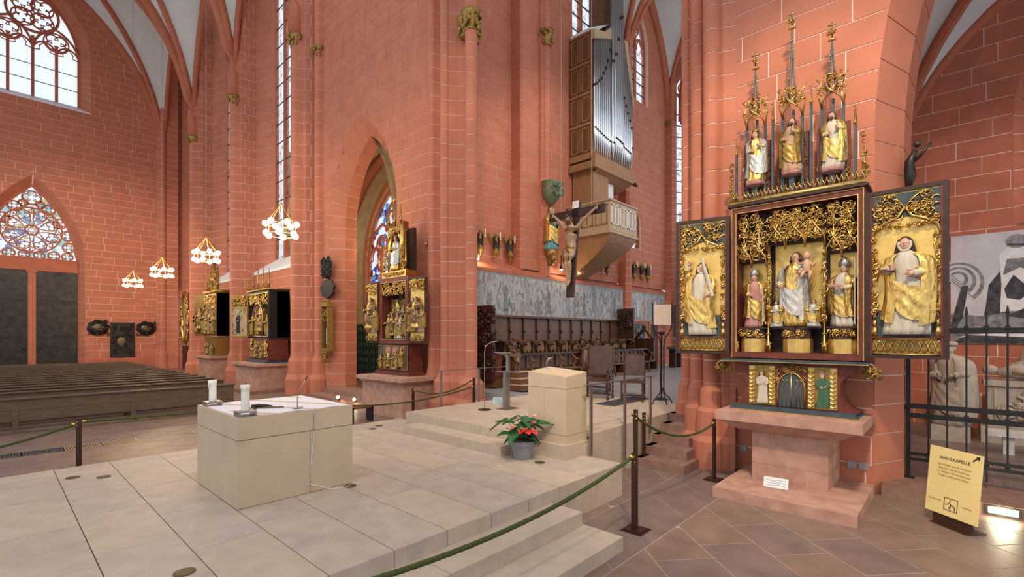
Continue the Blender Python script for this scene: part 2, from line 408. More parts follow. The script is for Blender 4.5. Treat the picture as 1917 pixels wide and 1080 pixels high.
def capital(par, x, y, z, r=.22, h=.5, seed=0, half=False):
    rnd = random.Random(seed); b = B()
    b.lathe([(r * .8, 0), (r * .95, .03), (r * .8, .06), (r * .85, h * .5), (r * 1.25, h * .85), (r * 1.35, h)], 12, (x, y, z))
    for k in range(26):
        a = rnd.uniform(0, 2 * pi); zz = rnd.uniform(.12, .95) * h; q = r * (.95 + .4 * zz / h)
        b.ball((x + q * cos(a), y + q * sin(a), z + zz), (r * .26, r * .26, r * .34), 6, 4)
    b.obj('capital', 'golddark', par, True, label='gilded leaf capital')

# ---------------------------------------------------------------- north transept wall with window and portal
WN = wall('wall_north', (-6, 39.6), (1, 0), 15.3, 0, 25.2, .42, .98, seed=3,
          holes=[lambda z: (lambda h: (7.72 - h, 7.72 + h) if h > 0 and z > 15.955 else None)(arch_half(2.55, 4.4, z - 19.2)),
                 lambda z: (lambda h: (7.68 - h, 7.68 + h) if h > 0 else None)(arch_half(2.3, 4.9, z - 6.7))])
rv = link('window_surround', None, WN, (1.72, 39.6, 0))
reveal(rv, 0, arch_path(2.55, 4.4, 16.0, 19.2), arch_path(2.05, 3.75, 16.4, 19.2, nj=8), -.012, .6)
B().prism([(-2.55, .0), (2.55, .0), (2.05, .62), (-2.05, .62)], 15.9, 16.02).add([(-2.55, -.01, 16.02), (2.55, -.01, 16.02), (2.05, .62, 16.42), (-2.05, .62, 16.42)], [(0, 1, 2, 3)]).obj('sloped_sill', 'white_paint', rv)
def bars(b, x0, x1, z0, z1, nx, nz, r=.012, y=0):
    for i in range(1, nx): b.box(x0 + (x1 - x0) * i / nx - r, y - r, z0, x0 + (x1 - x0) * i / nx + r, y + r, z1)
    for i in range(1, nz): b.box(x0, y - r, z0 + (z1 - z0) * i / nz - r, x1, y + r, z0 + (z1 - z0) * i / nz + r)
def lights_window(name, loc, rz, w, z0, zs, h, nl, rows, tracery, gl='glass', mw=.07, stone='rib'):
    s = struct(name); s.location = loc; s.rotation_euler.z = rz
    lw = 2 * w / nl
    for i in range(nl):
        for j in range(rows):
            x = -w + i * lw; za, zb = z0 + (zs - z0) * j / rows, z0 + (zs - z0) * (j + 1) / rows
            B().box(x + .01, .0, za + .01, x + lw - .01, .012, zb - .01).obj('pane', gl, s)
    p = arch_pts(w, h, 10); B().plate([(x, z + zs + .005) for x, z in p], 0, .012).obj('tracery_pane', gl, s)
    f = B()
    for i in range(1, nl): f.box(-w + i * lw - mw, -.1, z0, -w + i * lw + mw, .1, zs + (lw * .55 if i % 2 else lw * .75))
    f.obj('mullion', stone, s)
    b = B(); bars(b, -w, w, z0, zs, 1, rows, .018, -.02); b.obj('saddle_bar', 'lead', s)
    f = B(); f.tube([(x, 0, z + zs) for x, z in [(w, z0 - zs)] + p + [(-w, z0 - zs)]], .11, 4)
    for i in range(nl):
        c = -w + (i + .5) * lw; f.tube([(c + x, 0, zs + z) for x, z in arch_pts(lw / 2, lw * .62, 5)], .06, 4)
        for sg in (-1, 1): f.tube([(c + sg * lw * .5, 0, zs + .02), (c + sg * lw * .2, 0, zs + lw * .1), (c + sg * lw * .24, 0, zs + lw * .3), (c, 0, zs + lw * .6)], .035, 4)
    tracery(f); f.obj('tracery', stone, s); return s
def tr_north(f):
    for s in (-1, 1):
        f.tube([(s * 1.02 + x, 0, 19.2 + z) for x, z in arch_pts(1.02, 1.55, 6)], .075, 4)
        ring(f, s * 1.02, 19.95, .56, .05); foil(f, s * 1.02, 19.95, .52, 4, .045, rot=pi / 4)
    ring(f, 0, 21.35, 1.12, .09)
    for k in range(4): a = pi / 4 + pi / 2 * k; foil(f, .58 * cos(a), 21.35 + .58 * sin(a), .5, 4 if k % 2 else 3, .05, rot=a); ring(f, .58 * cos(a), 21.35 + .58 * sin(a), .5, .05, n=16)
lights_window('window_1', (1.72, 40.2, 0), 0, 2.05, 16.4, 19.2, 3.75, 4, 3, tr_north)
# portal
rv = link('portal_surround', None, WN, (1.68, 39.6, 0))
reveal(rv, 0, arch_path(2.3, 4.9, 0, 6.7), arch_path(1.98, 4.35, 0, 6.7), -.012, .55)
s = struct('trim_1'); s.location = (1.68, 40.1, 0)
B().box(-2, -.12, 6.05, 2, .2, 6.75).obj('lintel', 'rib', s); B().box(-.17, -.1, 0, .17, .2, 6.05).obj('trumeau', 'red', s); B().box(-.25, -.15, 5.95, .25, .2, 6.2).obj('trumeau_capital', 'rib', s)
for k in range(14): B().box(-.172, -.106, .02 + k * .42, .172, .1, .42 + k * .42 - .012).obj('stone', 'red', s)
s = struct('window_2'); s.location = (1.68, 40.15, 0)
p = arch_pts(1.98, 4.35, 10); B().plate([(x, z + 6.75) for x, z in p], .05, .065).obj('pane', 'glass_rose', s)
f = B(); f.tube([(x, 0, z + 6.75) for x, z in p], .12, 4, closed=True); cz = 8.45
ring(f, 0, cz, .3, .05, n=14); foil(f, 0, cz, .26, 6, .02); ring(f, 0, cz, 1.32, .06)
for k in range(8):
    a = 2 * pi * k / 8 + pi / 8; c, d = cos(a), sin(a)
    P = lambda r, t: (r * c - t * d, 0, cz + r * d + t * c)
    f.tube([P(.3, 0), P(.62, .2), P(.95, .3), P(1.2, .16), P(1.3, 0), P(1.2, -.16), P(.95, -.3), P(.62, -.2)], .045, 4, closed=True)
    foil(f, .93 * c, cz + .93 * d, .27, 3, .03, rot=a); foil(f, 1.12 * cos(a + pi / 8), cz + 1.12 * sin(a + pi / 8), .14, 3, .03, rot=a)
for x, z, r in [(0, 10.35, .42), (.72, 9.75, .3), (-.72, 9.75, .3), (1.2, 9.0, .3), (-1.2, 9.0, .3), (1.55, 8.3, .3), (-1.55, 8.3, .3), (1.62, 7.6, .3), (-1.62, 7.6, .3), (1.55, 7.02, .26), (-1.55, 7.02, .26), (.95, 7.02, .27), (-.95, 7.02, .27), (.32, 6.98, .25), (-.32, 6.98, .25), (.36, 10.0, .2), (-.36, 10.0, .2)]:
    ring(f, x, z, r, .045, n=14); foil(f, x, z, r * .9, 4, .03)
f.obj('tracery', 'rib', s)
for i, sg in enumerate((-1, 1)):
    d = struct('door_%d' % (i + 1)); d.location = (1.68 + sg * 1.08, 40.0, 0)
    B().box(-.95, .09, .02, .95, .16, 6.06).obj('door_core', 'bronze', d)
    for z0, z1 in ((.1, 2.1), (2.115, 4.3), (4.315, 6.02)): B().box(-.88, 0, z0, .88, .08, z1).obj('door_sheet', 'bronze', d)
    b = B(); ring(b, 0, 0, .1, .018, n=12); b.ball((0, -.02, .1), .04); b.at((-sg * .72, -.05, 1.35)); h = B(); h.m = Matrix.Translation((-sg * .72, -.05, 1.35)); ring(h, 0, 0, .1, .02, n=12); h.ball((0, .02, .1), .045); h.obj('ring_handle', 'bronze', d, True)
# corner shaft, baseboard
pier('trim_2', [(7.62, 39.6), (7.72, 39.5)] + arc(7.9, 39.35, .2, 150, 330, 8) + [(8.1, 39.3), (8.75, 39.25)], 0, 26, .42, base=[(.12, 0), (.12, .9), (.05, 1.1), (0, 1.5)])
sect([(-6, 39.6), (-.7, 39.6)], [(.1, 0), (.1, .7), (0, .85)]).obj('baseboard_north', 'red2', kind='structure'); sect([(4.1, 39.6), (7.6, 39.6)], [(.1, 0), (.1, .7), (0, .85)]).obj('trim_3', 'red2', kind='structure')

# ---------------------------------------------------------------- east side of the transept: wall piers, windows, arch wall
NP = (32.7, 25.75, 18.8)
BASE = [(.22, 0), (.22, .55), (.12, .75), (.1, 1.25), (.03, 1.4), (0, 1.6)]
for i, n0 in enumerate(NP):
    core = [(9.25, n0 + 1.9), (8.85, n0 + .5), (8.25, n0 + .42), (8.2, n0 + .25)] + arc(8.05, n0, .19, 110, 250, 8) + [(8.2, n0 - .25), (8.25, n0 - .42), (8.85, n0 - .5), (9.25, n0 - 1.9)]
    if i == 2: core = core[:-2] + [(8.62, n0 - .46)] + arc(8.62, n0 - .68, .15, 110, 250, 6) + [(8.72, n0 - .85)]
    pa, ca = slit(core, [(0, .5), (14, .5)] if i < 2 else [(0, .5), (14, .45)]); 
    pb, cb = slit(core, [(0, .25), (0, .8), (14, .18), (14, .85)] + ([(15, .5)] if i < 2 else []))
    s = struct('wall_pier')
    sect(core, [(0, 0), (0, 26)]).obj('core', 'joint', s); sect(core, [(d, z) for d, z in BASE]).obj('plinth', 'red', s)
    me = []
    for pr_, cu in ((pa, ca), (pb, cb)):
        b = B(); strip(b, pr_, .009, .411, cuts=cu); me.append(b.data('stone_course', 'red'))
    for j in range(58): link('stone_course', me[j % 2], s, (0, 0, 1.6 + j * .42))
    capital(s, 8.05, n0, 13.3, seed=i)
    if i == 2: capital(s, 8.62, n0 - .68, 12.9, .18, .45, seed=9)
for i, (na, nb) in enumerate(((39.3, 32.7), (32.7, 25.75), (25.75, 18.8))):
    ya, yb = (na - 1.85 if i else 38.9), nb + 1.85; c = (ya + yb) / 2; w = (ya - yb) / 2
    wall('wall_east' if i == 0 else 'wall_east_bay', (8.75, na - .5), (0, -1), na - nb - 1.0, 0, 5.25, .42, .95, limit=110, seed=20 + i)
    if i == 0: wall('wall_east_blind', (9.0, 39.65), (0, -1), 5.2, 5.25, 25.2, .42, .95, limit=60, seed=29); continue
    b = B(); b.add([(8.70, na - .45, 5.25), (8.70, nb + .45, 5.25), (9.3, nb + 1.8, 5.85), (9.3, ya + .05, 5.85), (8.70, na - .45, 5.13), (8.70, nb + .45, 5.13)], [(0, 1, 2, 3), (0, 4, 5, 1)]); b.obj('trim_%d' % (4 + i), 'white_paint', kind='structure')
    def tr3(f, w=w):
        for k in (-1, 0, 1): ring(f, k * w * .66, 21.1 + (.8 if k == 0 else 0), .45, .05, n=16); foil(f, k * w * .66, 21.1 + (.8 if k == 0 else 0), .42, 4, .04)
    lights_window('window_%d' % (3 + i), (9.3, c, 0), -pi / 2, w, 5.85, 20.4, 3.0, 3, 16, tr3, 'glass_leaded', .06)
VT = struct('ceiling')
for a, b in ((32.7, 39.55), (25.75, 32.7), (18.8, 25.75)): vault_bay(VT, -4.6, 8.05, a, b, 13.8, 10.6, 10.3, 9.2)

# arch wall and its chapel
AW = wall('wall_arch', (8.72, 17.95), (0, -1), 6.85, 0, 18, .40, .78, limit=300, seed=5,
          holes=[lambda z: (lambda h: (2.72 - h, 2.72 + h) if h > 0 else None)(arch_half(2.25, 3.55, z - 6.3))])
rv = link('arch_surround', None, AW, (8.72, 15.23, 0), -pi / 2)
reveal(rv, 0, arch_path(2.25, 3.55, 0, 6.3), arch_path(1.78, 3.0, 0, 6.3), -.012, .42); reveal(rv, 0, arch_path(1.78, 3.0, 0, 6.3), arch_path(1.74, 2.95, 0, 6.3), .42, .85, mats=('rib', 'joint'))
CH = struct('wall_chapel_north')
B().box(9.5, 23.4, 0, 12.2, 23.6, 11).obj('plaster', 'ochre', CH)
CE = struct('wall_chapel_east')
b = B(); zs = [0, 3.2] + [3.2 + k * .5 for k in range(1, 17)]
for za, zb in zip(zs, zs[1:]):
    ha, hb = (arch_half(2.3, 3.4, z - 5.6) if z >= 3.2 - 1e-6 and zb > 3.2 else -1 for z in (za, zb))
    ha, hb = max(ha, 0), max(hb, 0)
    if ha == 0 and hb == 0: b.plate([(-4, za), (4.9, za), (4.9, zb), (-4, zb)], 0, .3)
    else: b.plate([(-4, za), (-ha, za), (-hb, zb), (-4, zb)], 0, .3); b.plate([(ha, za), (4.9, za), (4.9, zb), (hb, zb)], 0, .3)
o = b.obj('plaster', 'ochre', CE); o.location = (12.0, 18.1, 0); o.rotation_euler.z = -pi / 2
def tr4(f):
    ring(f, 0, 7.45, .75, .07); foil(f, 0, 7.45, .68, 4, .05)
    for s in (-1, 1): f.tube([(s * 1.15 + x, 0, 5.6 + z) for x, z in arch_pts(1.15, 1.7, 6)], .07, 4); ring(f, s * 1.15, 6.35, .45, .05, n=14); foil(f, s * 1.15, 6.35, .4, 3, .04)
lights_window('window_6', (12.15, 18.1, 0), -pi / 2, 2.25, 3.2, 5.6, 3.3, 4, 4, tr4, 'glass_stained', .07)
b = B(); rv = link('window_band', None, CE, (11.98, 18.1, 0), -pi / 2)
b.tube([(x, 0, z) for x, z in arch_path(2.36, 3.5, 3.2, 5.6)], .09, 4); b.obj('painted_band', 'rib', rv)
b = B(); b.tube([(11.85, 18.4 + x, z) for x, z in arch_path(3.6, 4.6, 4.0, 5.6)], .2, 6); b.obj('wall_rib', 'rib', CE, True)
b = B(); b.grid(lambda u, v: (12 - 2.8 * v, 18.4 + (3.7 + .8 * v) * cos(pi * u), 5.7 + (4.6 + .4 * v) * sin(pi * u)), 20, 4); b.obj('ceiling_chapel', 'ochre', kind='structure')
B().box(9.1, 13, -.05, 12, 23.4, .18).obj('floor_chapel', 'brownstep', kind='structure')
# north-east crossing pier
prof = [(8.72, 11.17)] + arc(8.60, 11.0, .14, 90, 265, 9) + [(8.68, 10.8), (8.72, 10.66), (8.66, 10.52)] + arc(8.45, 10.28, .14, 80, 270, 9) + [(8.56, 10.06), (8.66, 9.98), (8.74, 9.82), (8.74, 9.66), (8.64, 9.5)] + arc(8.52, 9.31, .15, 100, 330, 10) + [(8.70, 9.36), (8.82, 9.55), (9.2, 10.0), (9.5, 10.75), (9.5, 11.2)]
PN = pier('pier_north', prof, 0, 19, .40, cutsA=(), base=[(.3, 0), (.3, .45), (.2, .6), (.18, 1.0), (.06, 1.15), (0, 1.45)])
capital(PN, 8.5, 9.3, 10.15, .2, .5, 4); capital(PN, 8.62, 9.6, 10.15, .2, .5, 5); capital(PN, 8.66, 9.28, 9.9, .12, .4, 6)

# ---------------------------------------------------------------- choir
s = wall('wall_choir', (9.0, 10.6), (1, 0), 13.7, .75, 4.25, .35, .8, limit=60, seed=8)
def ledge(n, x0, x1): B().add([(x0, 10.54, 4.2), (x1, 10.54, 4.2), (x1, 10.54, 4.3), (x0, 10.54, 4.3), (x1, 11.35, 4.72), (x0, 11.35, 4.72)], [(0, 1, 2, 3), (3, 2, 4, 5)]).obj('trim_%d' % n, 'red2', kind='structure')
ledge(7, 9.0, 18.55); ledge(8, 18.95, 22.9)
wall('wall_choir_upper_west', (9.0, 11.3), (1, 0), 3.2, 4.5, 19, .34, .74, seed=9, limit=250)
b = B()
pier('wall_choir_jog', [(12.2, 11.3), (12.2, 10.88), (12.26, 10.82), (12.45, 10.8)], 4.5, 19, .34)
wall('wall_choir_upper', (12.4, 10.8), (1, 0), 10.9, 4.5, 19.2, .34, .74, seed=10, limit=300,
     holes=[lambda z: (lambda h: (3.55 - h, 3.55 + h) if h > 0 and z > 11.33 else None)(arch_half(.85, 1.7, z - 16.6)),
            lambda z: (lambda h: (7.95 - h, 7.95 + h) if h > 0 and z > 13.04 else None)(arch_half(.95, 1.8, z - 15.6)),
            lambda z: (lambda h: (7.75 - h, 7.75 + h) if h > 0 and z > 6.2 else None)(arch_half(.42, .8, z - 7.3))])
def tr5(w, zs):
    def fn(f): ring(f, 0, zs + w * 1.05, w * .42, .04, n=14); foil(f, 0, zs + w * 1.05, w * .38, 4, .03)
    return fn
lights_window('window_7', (15.95, 11.05, 0), 0, .85, 11.3, 16.6, 1.7, 2, 9, tr5(.85, 16.6), 'glass_leaded', .05)
lights_window('window_8', (20.35, 11.05, 0), 0, .95, 13.1, 15.6, 1.8, 2, 5, tr5(.95, 15.6), 'glass_leaded', .05)
lights_window('window_9', (20.15, 10.95, 0), 0, .42, 6.3, 7.3, .8, 1, 3, lambda f: None, 'glass_stained', .04)
for k, x in enumerate((13.3, 18.75, 23.3)):
    zz = 4.3 if k == 0 else .75
    s = pier('trim_%d' % (9 + k), [(x - .22, 10.8), (x - .2, 10.68)] + arc(x, 10.66, .15, 190, 350, 6) + [(x + .2, 10.68), (x + .22, 10.8)] if k == 0 else [(x - .2, 10.8), (x - .2, 10.45)] + arc(x, 10.45, .13, 180, 360, 6)[1:-1] + [(x + .2, 10.45), (x + .2, 10.8)], zz, 19, .34)
    capital(s, x, 10.62, 12.4, .2, .55, 30 + k)
dx, dy = 3.5, -2.0; L = math.hypot(dx, dy)
wall('wall_apse', (23.45, 10.75), (dx, dy), L, .75, 19, .34, .74, seed=12, limit=150, holes=[lambda z: (lambda h: (1.05 - h, 1.05 + h) if h > 0 and z > 7.845 else None)(arch_half(.8, 1.6, z - 14.2))])
lights_window('window_10', (23.45 + dx / L * 1.05 + .1, 10.75 + dy / L * 1.05 + .2, 0), math.atan2(dy, dx), .8, 7.9, 14.2, 1.6, 2, 11, tr5(.8, 14.2), 'glass_leaded', .05)
CV = struct('ceiling_choir')
for a, b in ((13.3, 18.75), (18.75, 23.3)): vault_bay(CV, a, b, 1.5, 10.75, 12.9, 6.6, 5.6, 6.4, .12, 10)
vault_bay(CV, 23.3, 27.5, 2.5, 10.0, 12.9, 6.4, 5.0, 6.0, .12, 10)

# ---------------------------------------------------------------- south-east pier, arch to the side chapel, side chapel
prof = [(10.2, 3.95), (9.3, 3.95), (9.22, 3.9)] + arc(9.1, 3.8, .1, 60, 230, 6) + [(8.98, 3.66), (8.86, 3.58)] + arc(8.72, 3.44, .12, 60, 240, 8) + [(8.62, 3.28), (8.55, 3.24)] + arc(8.42, 3.1, .12, 60, 250, 8) + [(8.44, 2.96), (8.42, 2.9), (8.48, 2.82), (8.5, 2.72)]
pier('pier_south', prof, 0, 13.5, .40, base=[(.2, 0), (.2, .45), (.13, .55), (.12, .95), (.07, 1.02), (.06, 1.3), (0, 1.42)])
SW = wall('wall_south_pier', (8.5, 2.73), (0, -1), 8.4, 0, 13.6, .40, .82, seed=14, limit=200,
          holes=[lambda z: (lambda h: (4.83 - h, 4.83 + h) if h > 0 else None)(arch_half(2.95, 7.2, z - 5.0))])
rv = link('arch_surround', None, SW, (8.5, -2.1, 0), -pi / 2)
reveal(rv, 0, arch_path(2.95, 7.2, 0, 5.0, na=14), arch_path(2.67, 6.8, 0, 5.0, na=14), -.012, .62); reveal(rv, 0, arch_path(2.67, 6.8, 0, 5.0, na=14), arch_path(2.63, 6.75, 0, 5.0, na=14), .62, 1.3, mats=('red2', 'joint'))
wall('wall_chapel_back', (15.0, 1.3), (0, -1), 8, .15, 11.5, .41, .98, seed=15, limit=200, mats=('red2', 'joint'),
     holes=[lambda z: (lambda h: (3.75 - h, 3.75 + h) if h > 0 and z > 4.605 else None)(arch_half(1.55, 2.6, z - 7.0))])
rv = struct('trim_12'); rv.location = (15.0, -2.45, 0); rv.rotation_euler.z = -pi / 2
reveal(rv, 0, arch_path(1.55, 2.6, 4.6, 7.0), arch_path(1.2, 2.1, 4.8, 7.0, nj=6), -.012, .4, mats=('red2', 'joint')); B().plate([(x, z) for x, z in arch_path(1.2, 2.1, 4.8, 7.0)], .42, .5).obj('niche_back', 'red2', rv)
B().add([(-1.55, -.01, 4.6), (1.55, -.01, 4.6), (1.2, .4, 4.82), (-1.2, .4, 4.82)], [(0, 1, 2, 3)]).obj('niche_sill', 'brownstep', rv)
f = B(); f.tube([(x, .3, z) for x, z in arch_path(1.2, 2.1, 4.8, 7.0)], .07, 6)
for s_ in (-1, 1): f.tube([(s_ * .6 + x, .3, z + 7.0) for x, z in arch_pts(.6, 1.0, 6)], .05, 5)
ring(f, 0, 8.1, .5, .05); foil(f, 0, 8.1, .45, 4, .04); f.obj('tracery', 'rib', rv)
wall('wall_chapel_side', (9.8, 1.3), (1, 0), 5.2, .15, 9, .41, .98, seed=16, limit=60, mats=('red2', 'joint'))
vault_bay(struct('ceiling_side_chapel'), 9.8, 15.0, -5.6, 1.25, 5.4, 5.2, 4.8, 5.0, .12, 10)
# ---------------------------------------------------------------- floor of diagonal pavers
def clip_poly(poly, nx, ny, d):       # keep the side nx*x + ny*y <= d
    out = []
    for i in range(len(poly)):
        a, b = poly[i], poly[(i + 1) % len(poly)]; da, db = nx * a[0] + ny * a[1] - d, nx * b[0] + ny * b[1] - d
        if da <= 0: out.append(a)
        if da * db < 0: t = da / (da - db); out.append((a[0] + (b[0] - a[0]) * t, a[1] + (b[1] - a[1]) * t))
    return out
FL = struct('floor')
B().box(-12, -8, -.3, 10.4, 41, -.003).obj('bed', 'floorjoint', FL)
def area(p): return abs(sum(p[i][0] * p[(i + 1) % len(p)][1] - p[(i + 1) % len(p)][0] * p[i][1] for i in range(len(p)))) / 2
rnd = random.Random(4); tiles = []
def tile(poly, clips):
    for c in clips: poly = clip_poly(poly, *c)
    if len(poly) < 3 or area(poly) < .004: return
    cx, cy = sum(p[0] for p in poly) / len(poly), sum(p[1] for p in poly) / len(poly)
    if -.5 < cx < 5.8 and 3.7 < cy < 8.6: return
    if cx < 3.9 and 3.1 < cy < 8.7: return
    if 5.3 < cx < 8.4 and 4.3 < cy < 7.8: return
    tiles.append((seen((cx, cy, 0)) * area(poly), poly))
ang = R(-42); ca, sa = cos(ang), sin(ang); T = .62; g = .0075
for i in range(-60, 62):
    for j in range(-70, 70):
        o = .5 * T * (i % 2 == 0)
        q = [(i * T + g, j * T * 1.25 + o + g), (i * T + T - g, j * T * 1.25 + o + g), (i * T + T - g, j * T * 1.25 + T * 1.25 + o - g), (i * T + g, j * T * 1.25 + T * 1.25 + o - g)]
        p = [(x * ca - y * sa, x * sa + y * ca) for x, y in q]; cx, cy = p[0]
        if not (-13 < cx < 11 and -9 < cy < 41.5): continue
        lim = [(1, 0, 10.2), (-1, 0, 11.8), (0, -1, 7.8), (0, 1, 40)]
        tile(p, lim + [(0, 1, 2.42 - g)]); tile(p, lim + [(0, -1, -3.30 - g)])
for k in range(-10, 13):
    x = k * .86 + .1; tile([(x + g - .35, 2.42 + g), (x + .86 - g - .35, 2.42 + g), (x + .86 - g + .35, 3.3 - g), (x + g + .35, 3.3 - g)], [(1, 0, 10.2)])
tiles.sort(key=lambda t: -t[0]); rest = B()
for k, (sz, p) in enumerate(tiles):
    if k < 300: B().prism(p, -.02, 0).obj('paver', 'floor' if rnd.random() < .6 else 'floor2', FL)
    else: rest.prism(p, -.02, 0)
rest.obj('paver_rest', 'floor', FL, kind='stuff')

# ---------------------------------------------------------------- altar platform of limestone slabs
PF = struct('floor_platform')
B().box(-4.0, 3.5, 0, 6.0, 8.80, .40).obj('core', 'limejoint', PF)
SX = [-4.0 + .572 * k for k in range(0, 18)]; SX = [x for x in SX if x < 5.9] + [6.02]
ys = [3.45, 4.92, 6.1, 7.3, 8.2, 8.5, 8.86]
for i in range(len(SX) - 1):
    for j in range(len(ys) - 1):
        dy = .25 * ((i * 7) % 3 - 1) if 0 < j < 4 else 0; dy2 = .25 * ((i * 7) % 3 - 1) if 0 < j + 1 < 4 else 0
        B().box(SX[i] + .004, ys[j] + dy + .0025, .30 if j == 0 else .40, SX[i + 1] - .004, ys[j + 1] + dy2 - .0025, .45).obj('slab', 'lime2' if (i + j) % 3 else 'lime', PF)
for k in range(5): B().box(4.45 + k * .312 + .003, 3.45, 0, 4.45 + (k + 1) * .312 - .003, 3.6, .298).obj('riser_slab', 'lime', PF)
for k in range(4): B().box(5.9, 3.6 + k * .16, 0, 6.02, 3.75 + k * .16 + .008, .298).obj('riser_slab', 'lime', PF)
for k in range(9): B().box(-4 + k * 1.1 + .003, 8.72, 0, -2.9 + k * 1.1 - .003, 8.86, .398).obj('riser_slab', 'lime2', PF)
for z0, z1, y0, xe in ((.15, .3, 3.03, 4.43), (0, .15, 2.55, 4.47)):
    s = struct('floor_step'); x = -4.0; k = 0
    B().box(-4, y0 + .02, z0 - (.0 if z0 else -.0), xe - .02, 3.5, z1 - .02).obj('core', 'limejoint', s)
    cuts = [-4, -2.4, -.8, .75, 2.55 if z0 else 2.9, xe]
    for a, b in zip(cuts, cuts[1:]): B().box(a + .003, y0, z0 + .002, b - .003, 3.5, z1).obj('slab', 'lime', s)
# podium with lectern steps
PO = struct('floor_podium')
B().box(6.15, 4.12, 0, 10.3, 7.85, .70).obj('core', 'limejoint', PO); B().box(5.56, 4.97, 0, 6.2, 7.8, .6).obj('core', 'limejoint', PO)
xs = [5.5, 6.6, 7.7, 8.8, 10.3]; ysp = [4.08, 4.9, 5.8, 6.8, 7.9]
for i in range(4):
    for j in range(4): B().box((6.2 if (i, j) == (0, 0) else xs[i]) + .003, ysp[j] + .003, .46 if i == 0 else .60, xs[i + 1] - .003, ysp[j + 1] - .003, .75).obj('slab', 'lime', PO)
for i in range(4): B().box(6.03 + i * .75 + .002, 4.08, 0, 6.78 + i * .75 - .002, 4.2, .598).obj('riser_slab', 'lime', PO)
for k, (a, b) in enumerate(((4.95, 5.9), (5.9, 6.85), (6.85, 7.45))): B().box(5.12, a + .002, .45, 5.56, b - .002, .60).obj('step_slab', 'lime', PO)
B().box(5.58, 4.1, .45, 6.19, 4.895, .66).obj('step_slab', 'lime', PO)
CF = struct('floor_choir'); b = B()
B().box(9.0, 1.0, 0, 28, 10.7, .72).obj('bed', 'grey_floor', CF)
for i in range(17):
    for j in range(9):
        if 10.3 + i > 27: continue
        a = 10.3 + i; c = 1.2 + j * 1.05; B().box(a + .003, c + .003, .71, a + .997, c + 1.047, .75).obj('paver', 'grey_floor', CF)
for k in range(5):
    s = struct('floor_stair'); s.location = (7.55 + .33 * k, 0, 0)
    B().box(.0, 3.98 - .02, 0, 1.9 - .33 * k, 4.08 if k < 4 else 4.08, .15 * (k + 1)).obj('filler', 'brownstep', s)
    B().box(-.02, 3.2 + .1 * k if k < 3 else 3.6, .15 * k, 2.6 - .33 * k, 4.07, .15 * (k + 1)).obj('tread', 'brownstep', s)
SP = struct('floor_side_chapel')
B().box(9.4, -7, -.1, 15, 1.3, .148).obj('bed', 'floorjoint', SP)
for i in range(8):
    for j in range(10):
        B().box(9.42 + i * .7, -6.8 + j * .8, .1, 9.42 + i * .7 + .69, -6.8 + j * .8 + .79, .152).obj('paver', 'floor2', SP)
for k in range(7): B().box(8.45, .78 - (k + 1) * .95, 0, 9.42, .78 - k * .95 - .006, .15).obj('threshold_slab', 'brownstep', SP)
# brass floor plates and heating grilles
for i, (x, y) in enumerate(((5.26, 4.32), (2.91, 5.31), (5.23, 8.41), (4.97, 8.22), (1.0, 4.3), (.71, 8.19), (.98, 7.94))):
    B().lathe([(.075, 0), (.075, .006), (.06, .008)], 16, (x, y, .4505)).obj('brass_socket', 'bronze_pale', label=['round brass floor socket in front of the flower pot', 'brass floor socket with a cable at the foot of the stone altar', 'round brass floor socket near the far podium step', 'second brass floor socket near the far podium step', 'large brass floor socket among the front slabs', 'oval brass floor socket at the far platform edge', 'second brass floor socket at the far platform edge'][i], cat='floor socket')
def grate(x0, y0, x1, y1, z, m, lab, n=14):
    t = thing('heating_grate', lab, 'grate', ((x0 + x1) / 2, (y0 + y1) / 2, z), group='heating grates in the floor')
    hx, hy = (x1 - x0) / 2, (y1 - y0) / 2
    b = B()
    for sx in (-1, 1): b.box(sx * hx - .02, -hy, .001, sx * hx + .02, hy, .012); b.box(-hx, sx * hy - .02, .001, hx, sx * hy + .02, .012)
    b.obj('frame', m, t); B().box(-hx, -hy, .0005, hx, hy, .002).obj('pit', 'blackpaint', t)
    for k in range(n): x = -hx + 2 * hx * (k + .5) / n; B().box(x - hx / n * .45, -hy, .002, x + hx / n * .45, hy, .01).obj('slat', m, t)
for k in range(5): grate(-.75 + k * .58, 12.75, -.19 + k * .58, 13.1, 0, 'grille' if k < 3 else 'grillegold', ('third', 'second', 'first')[k] + ' grey slotted floor grate counted from the brass grates before the pews' if k < 3 else ('brass slotted floor grate before the pews, adjoining the grey grates', 'brass slotted floor grate before the pews, at the end of the row')[k - 3])
grate(3.2, 12.75, 3.75, 13.1, 0, 'grillegold', 'brass slotted heating grate behind the stone altar', 12)
for k in range(4): grate(8.9 + k * .42, 5.3, 9.28 + k * .42, 5.75, .75, 'grille', ('first', 'second', 'third', 'fourth')[k] + ' dark slotted grate in the choir floor, counted from the podium', 10)

# ---------------------------------------------------------------- stone altar and what lies on it
t = thing('stone_altar', 'square limestone altar block with a jointed top slab and white cloth', 'altar', (1.72, 5.42, .45))
B().box(.012, .012, 0, 1.268, 1.388, .02).obj('joint_core', 'limejoint', t); B().box(.02, .02, 0, 1.26, 1.38, .93).obj('core', 'limejoint', t)
for a, b in ((0, .755), (.76, 1.28)): B().box(a, 0, .005, b, .7, .705).obj('side_slab', 'altarlime', t)
for a, b in ((.7, 1.05), (1.052, 1.4)): B().box(0, a, .005, .64, b, .705).obj('side_slab', 'altarlime', t)
B().box(.64, .7, .005, 1.28, 1.4, .705).obj('side_slab', 'altarlime', t)
B().box(0, 0, .712, 1.28, 1.4, .945).obj('top_slab', 'altarlime', t)
b = B(); b.grid(lambda u, v: (.03 + 1.22 * u, .03 + 1.34 * v, .947 + .003 * sin(u * 17 + v * 9) * (1 if .05 < u < .95 else .2)), 24, 24); b.obj('altar_cloth', 'cloth', t, True, label='white altar cloth')
